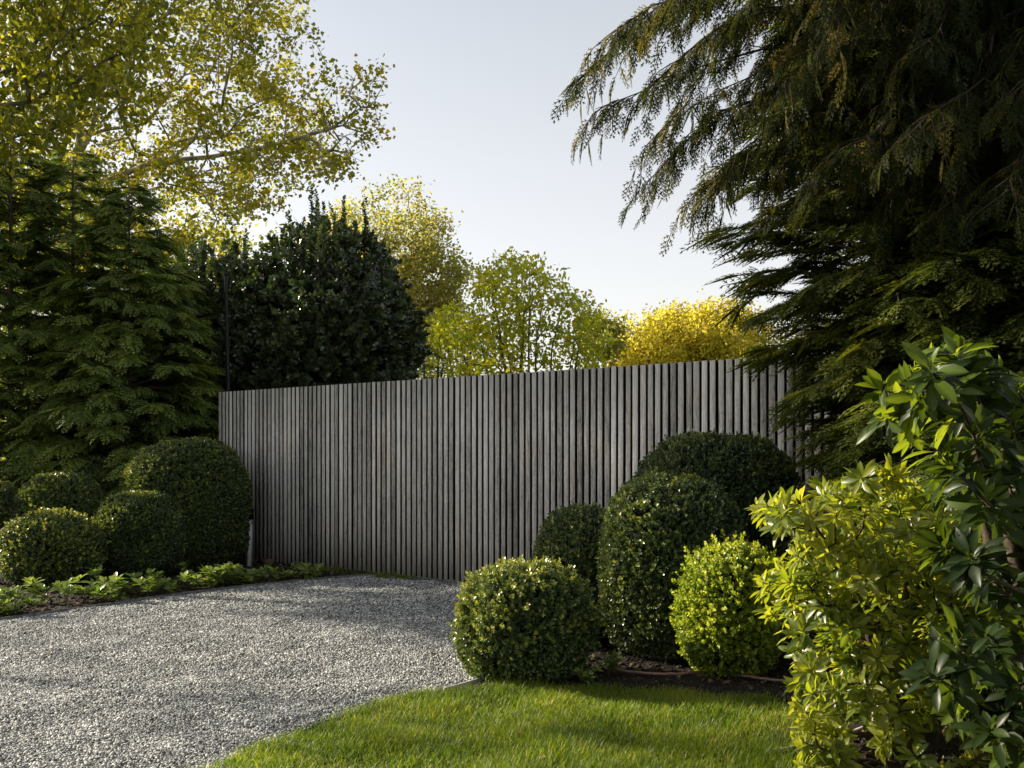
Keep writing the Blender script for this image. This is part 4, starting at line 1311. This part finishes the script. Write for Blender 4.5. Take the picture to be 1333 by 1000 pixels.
# big plane tree at the left
r3 = np.random.RandomState(31)
D0 = 24.0
tb = np.array([PX(92, D0), D0])
tr1 = [(tb[0], D0, 0), P(95, 420, D0), P(92, 300, D0), P(92, 200, D0), P(84, 120, D0), P(80, 30, D0), P(70, -80, D0), P(60, -220, D0)]
tr2 = [P(92, 300, D0), P(100, 200, D0 - .1), P(112, 120, D0 - .3), P(150, 60, D0 - .6), P(215, 20, D0 - 1), P(270, -10, D0 - 1.4), P(330, -60, D0 - 1.8)]
tr3 = [P(100, 250, D0 - .1), P(150, 232, D0 - .8), P(200, 210, D0 - 1.2), P(270, 205, D0 - 1.8), P(330, 195, D0 - 2.2), P(370, 185, D0 - 2.5), P(430, 168, D0 - 2.8), P(470, 140, D0 - 3.0)]
tips = []
crown_l = [(-150, -200), (400, -200), (400, 0), (395, 60), (405, 95), (440, 130), (455, 180), (450, 215), (400, 235), (385, 260), (330, 290), (240, 330), (-150, 380)]
tips = tips_in(crown_l, 1500, D0 - 4.2, D0 + 3.5, r3, 1.0)
tips2 = np.array([P(a, b_, D0 - 3 + r3.uniform(-.4, .4)) for a, b_ in ((495, 95), (482, 110), (470, 92), (460, 108), (488, 140), (494, 172), (478, 180), (448, 205), (452, 222), (430, 228), (455, 150), (440, 100), (425, 85), (398, 40), (400, 10), (455, 125), (470, 160))])
bare_pts = tips_in([(410, 105), (440, 95), (500, 95), (512, 130), (500, 180), (470, 215), (450, 240), (410, 230), (400, 150)], 110, D0 - 4.0, D0 - 2.4, r3, 1.0)
decid('plane_tree', 'tall plane tree with pale trunk and yellowing leaves behind the left conifers', tb, [tr1, tr2, tr3], np.vstack([tips, tips2, bare_pts]), 601, 'bark_plane', 'plane', ROUND, .115, 50, .14, rtip=.008, power=.45, seg=.55, tint=.42, gap=.14, up_pen=.4, r_max=.23, bare=bare_pts, tscale=[1, .7, .55])

# nearer overhanging beech at the top left, trunk out of frame
r3 = np.random.RandomState(32)
bb_ = np.array([-8.2, 13.0])
crown_b = [(-120, -150), (230, -150), (232, 30), (205, 90), (215, 130), (190, 165), (140, 150), (90, 175), (40, 215), (-120, 270)]
tipsb = tips_in(crown_b, 330, 10.6, 12.0, r3, 1.0)
tipsb2 = ell_points(60, (-8.4, 13.0, 8.8), (2.6, 2.4, 1.8), r3, .3)
trb = [(bb_[0], bb_[1], 0), (bb_[0], bb_[1], 2.2), (bb_[0] + .15, bb_[1], 4.4), (bb_[0] + .1, bb_[1] + .1, 6.8), (bb_[0] - .1, bb_[1], 9.4)]
decid('beech_tree', 'nearer beech whose leafy branches hang in from the top left corner', bb_, [trb], np.vstack([tipsb, tipsb2]), 602, 'bark_grey', 'beech', OVATE, .09, 34, .11, rtip=.0045, power=.48, seg=.4, tint=.42, gap=.0, up_pen=.2, droop=.7, r_max=.11)

# unseen small open tree, added left of the picture to dapple the lawn
r3 = np.random.RandomState(38)
tips = ell_points(75, (-6.9, 8.4, 3.4), (1.1, 1.1, 1.2), r3, .2)
decid('young_tree', 'unseen small open-crowned tree added left of the picture to dapple the lawn', (-6.9, 8.4), [[(-6.9, 8.4, 0), (-6.9, 8.4, 1.2), (-6.85, 8.4, 2.4), (-6.9, 8.4, 3.6)]], tips, 608, 'bark_grey', 'beech', OVATE, .08, 20, .10, rtip=.003, seg=.3, r_max=.025)

# large yellowing plane farther back
r3 = np.random.RandomState(33)
D1 = 36.0
bx = PX(500, D1)
tips = ell_points(620, P(505, 385, D1), (3.0, 2.8, 4.0), r3, .3, lump=.12, seed=4)
tips = np.vstack([tips, ell_points(160, P(570, 370, D1), (1.3, 1.6, 2.6), r3, .2, lump=.1, seed=6), ell_points(220, P(440, 380, D1), (2.0, 2.0, 3.6), r3, .2, seed=7)])
trk = [(bx, D1, 0), (bx, D1, 3), tuple(P(500, 430, D1)), tuple(P(498, 340, D1)), tuple(P(492, 280, D1))]
trk2 = [tuple(P(500, 450, D1)), tuple(P(520, 380, D1)), tuple(P(540, 320, D1))]
trk3 = [tuple(P(500, 450, D1)), tuple(P(470, 380, D1)), tuple(P(455, 310, D1))]
decid('plane_tree', 'distant rounded plane tree with thin yellow-brown leaves above the gate', (bx, D1), [trk, trk2, trk3], tips, 603, 'bark_plane', 'plane_far', ROUND, .125, 46, .19, rtip=.010, power=.42, seg=.8, tint=.42, gap=.15, r_max=.2)

# lime-green magnolia, several thin stems
r3 = np.random.RandomState(34)
D2 = 19.5
bx = PX(690, D2)
tops = [(640, 380), (655, 400), (672, 350), (690, 360), (712, 355), (735, 375), (760, 420), (622, 430), (600, 450), (775, 440)]
stems = []
for (a, b_) in tops:
    e = P(a, b_, D2 + r3.uniform(-.5, .5))
    s = np.array([bx + r3.uniform(-.25, .25), D2 + r3.uniform(-.2, .2), 0])
    stems.append(curve(s, e, (0.15 * (e[0] - s[0]), 0, 1), 9, rng=r3, jit=.008))
crown_m = [(618, 350), (632, 340), (650, 332), (668, 330), (690, 334), (702, 345), (728, 348), (738, 375), (760, 385), (790, 420), (795, 480), (600, 490), (590, 440), (608, 420)]
tips = tips_in(crown_m, 330, D2 - 1.2, D2 + 1.2, r3, 1.0)
decid('magnolia_tree', 'many-stemmed lime-green magnolia above the middle of the fence', (bx, D2), stems, tips, 604, 'bark_grey', 'magnolia', OVATE, .105, 26, .11, rtip=.0045, power=.48, seg=.3, tint=.50, gap=.18, droop=.1, up=.6, r_max=.05)

r3 = np.random.RandomState(35)
D3 = 21.5
bx = PX(585, D3)
tips = tips_in([(545, 470), (555, 430), (575, 400), (600, 395), (640, 420), (650, 500), (540, 505)], 170, D3 - 1, D3 + 1, r3, 1.0)
stems = [curve((bx + r3.uniform(-.2, .2), D3, 0), P(a, b_, D3), (0, 0, 1), 8, rng=r3, jit=.01) for a, b_ in ((570, 440), (590, 420), (615, 430))]
decid('young_tree', 'small yellow-green tree left of the magnolia, just above the gate', (bx, D3), stems, tips, 605, 'bark_grey', 'magnolia', LEAF, .12, 16, .13, rtip=.005, power=.48, seg=.35, tint=.45, droop=.2, r_max=.05)

# golden tree at the right
r3 = np.random.RandomState(36)
D4 = 36.0
bx = PX(890, D4)
tips = ell_points(600, P(905, 468, D4), (2.5, 2.6, 2.25), r3, .25, lump=.16, seed=9)
tips = np.vstack([tips, ell_points(120, P(832, 478, D4), (1.1, 1.5, 1.35), r3, .1), ell_points(120, P(960, 470, D4), (2.0, 1.5, 2.2), r3, .1)])
trk = [(bx, D4, 0), (bx, D4, 1.8), tuple(P(892, 500, D4)), tuple(P(895, 450, D4)), tuple(P(890, 415, D4))]
decid('golden_tree', 'rounded bright golden-yellow tree far behind the right part of the fence', (bx, D4), [trk], tips, 606, 'bark_dark', 'gold', ROUND, .13, 80, .20, rtip=.010, power=.42, seg=.8, tint=.45, r_max=.18)
r3 = np.random.RandomState(37)
D5 = 30.0
bx = PX(786, D5)
tips = ell_points(150, P(784, 440, D5), (.75, .9, .8), r3, .2, seed=2)
decid('young_tree', 'small olive-coloured tree top between the magnolia and the golden tree', (bx, D5), [[(bx, D5, 0), (bx, D5, 2), tuple(P(786, 440, D5))]], tips, 607, 'bark_grey', 'plane_far', ROUND, .13, 24, .14, rtip=.006, power=.45, seg=.4, tint=.3, r_max=.08)

# trees filling the left background
for (px, d, rx, top, lab, seed, mt) in ((255, 30, 3.0, 9.0, 'yellow-green tree filling the gap behind the hollies', 611, 'plane'), (30, 29, 3.6, 10.5, 'dense green tree behind the left edge conifer', 612, 'beech')):
    r3 = np.random.RandomState(seed)
    bx = PX(px, d)
    tips = ell_points(420, (bx, d, top * .58), (rx, rx * .8, top * .42), r3, .3, seed=seed)
    decid('broadleaf_tree', lab, (bx, d), [[(bx, d, 0), (bx, d, top * .35), (bx + .1, d, top * .6), (bx, d, top * .85)]], tips, seed, 'bark_grey', mt, ROUND, .15, 42, .24, rtip=.008, power=.44, seg=.7, tint=.4, r_max=.2)

# tidy helper properties
for o in list(bpy.data.objects):
    if '_loc' in o:
        del o['_loc']
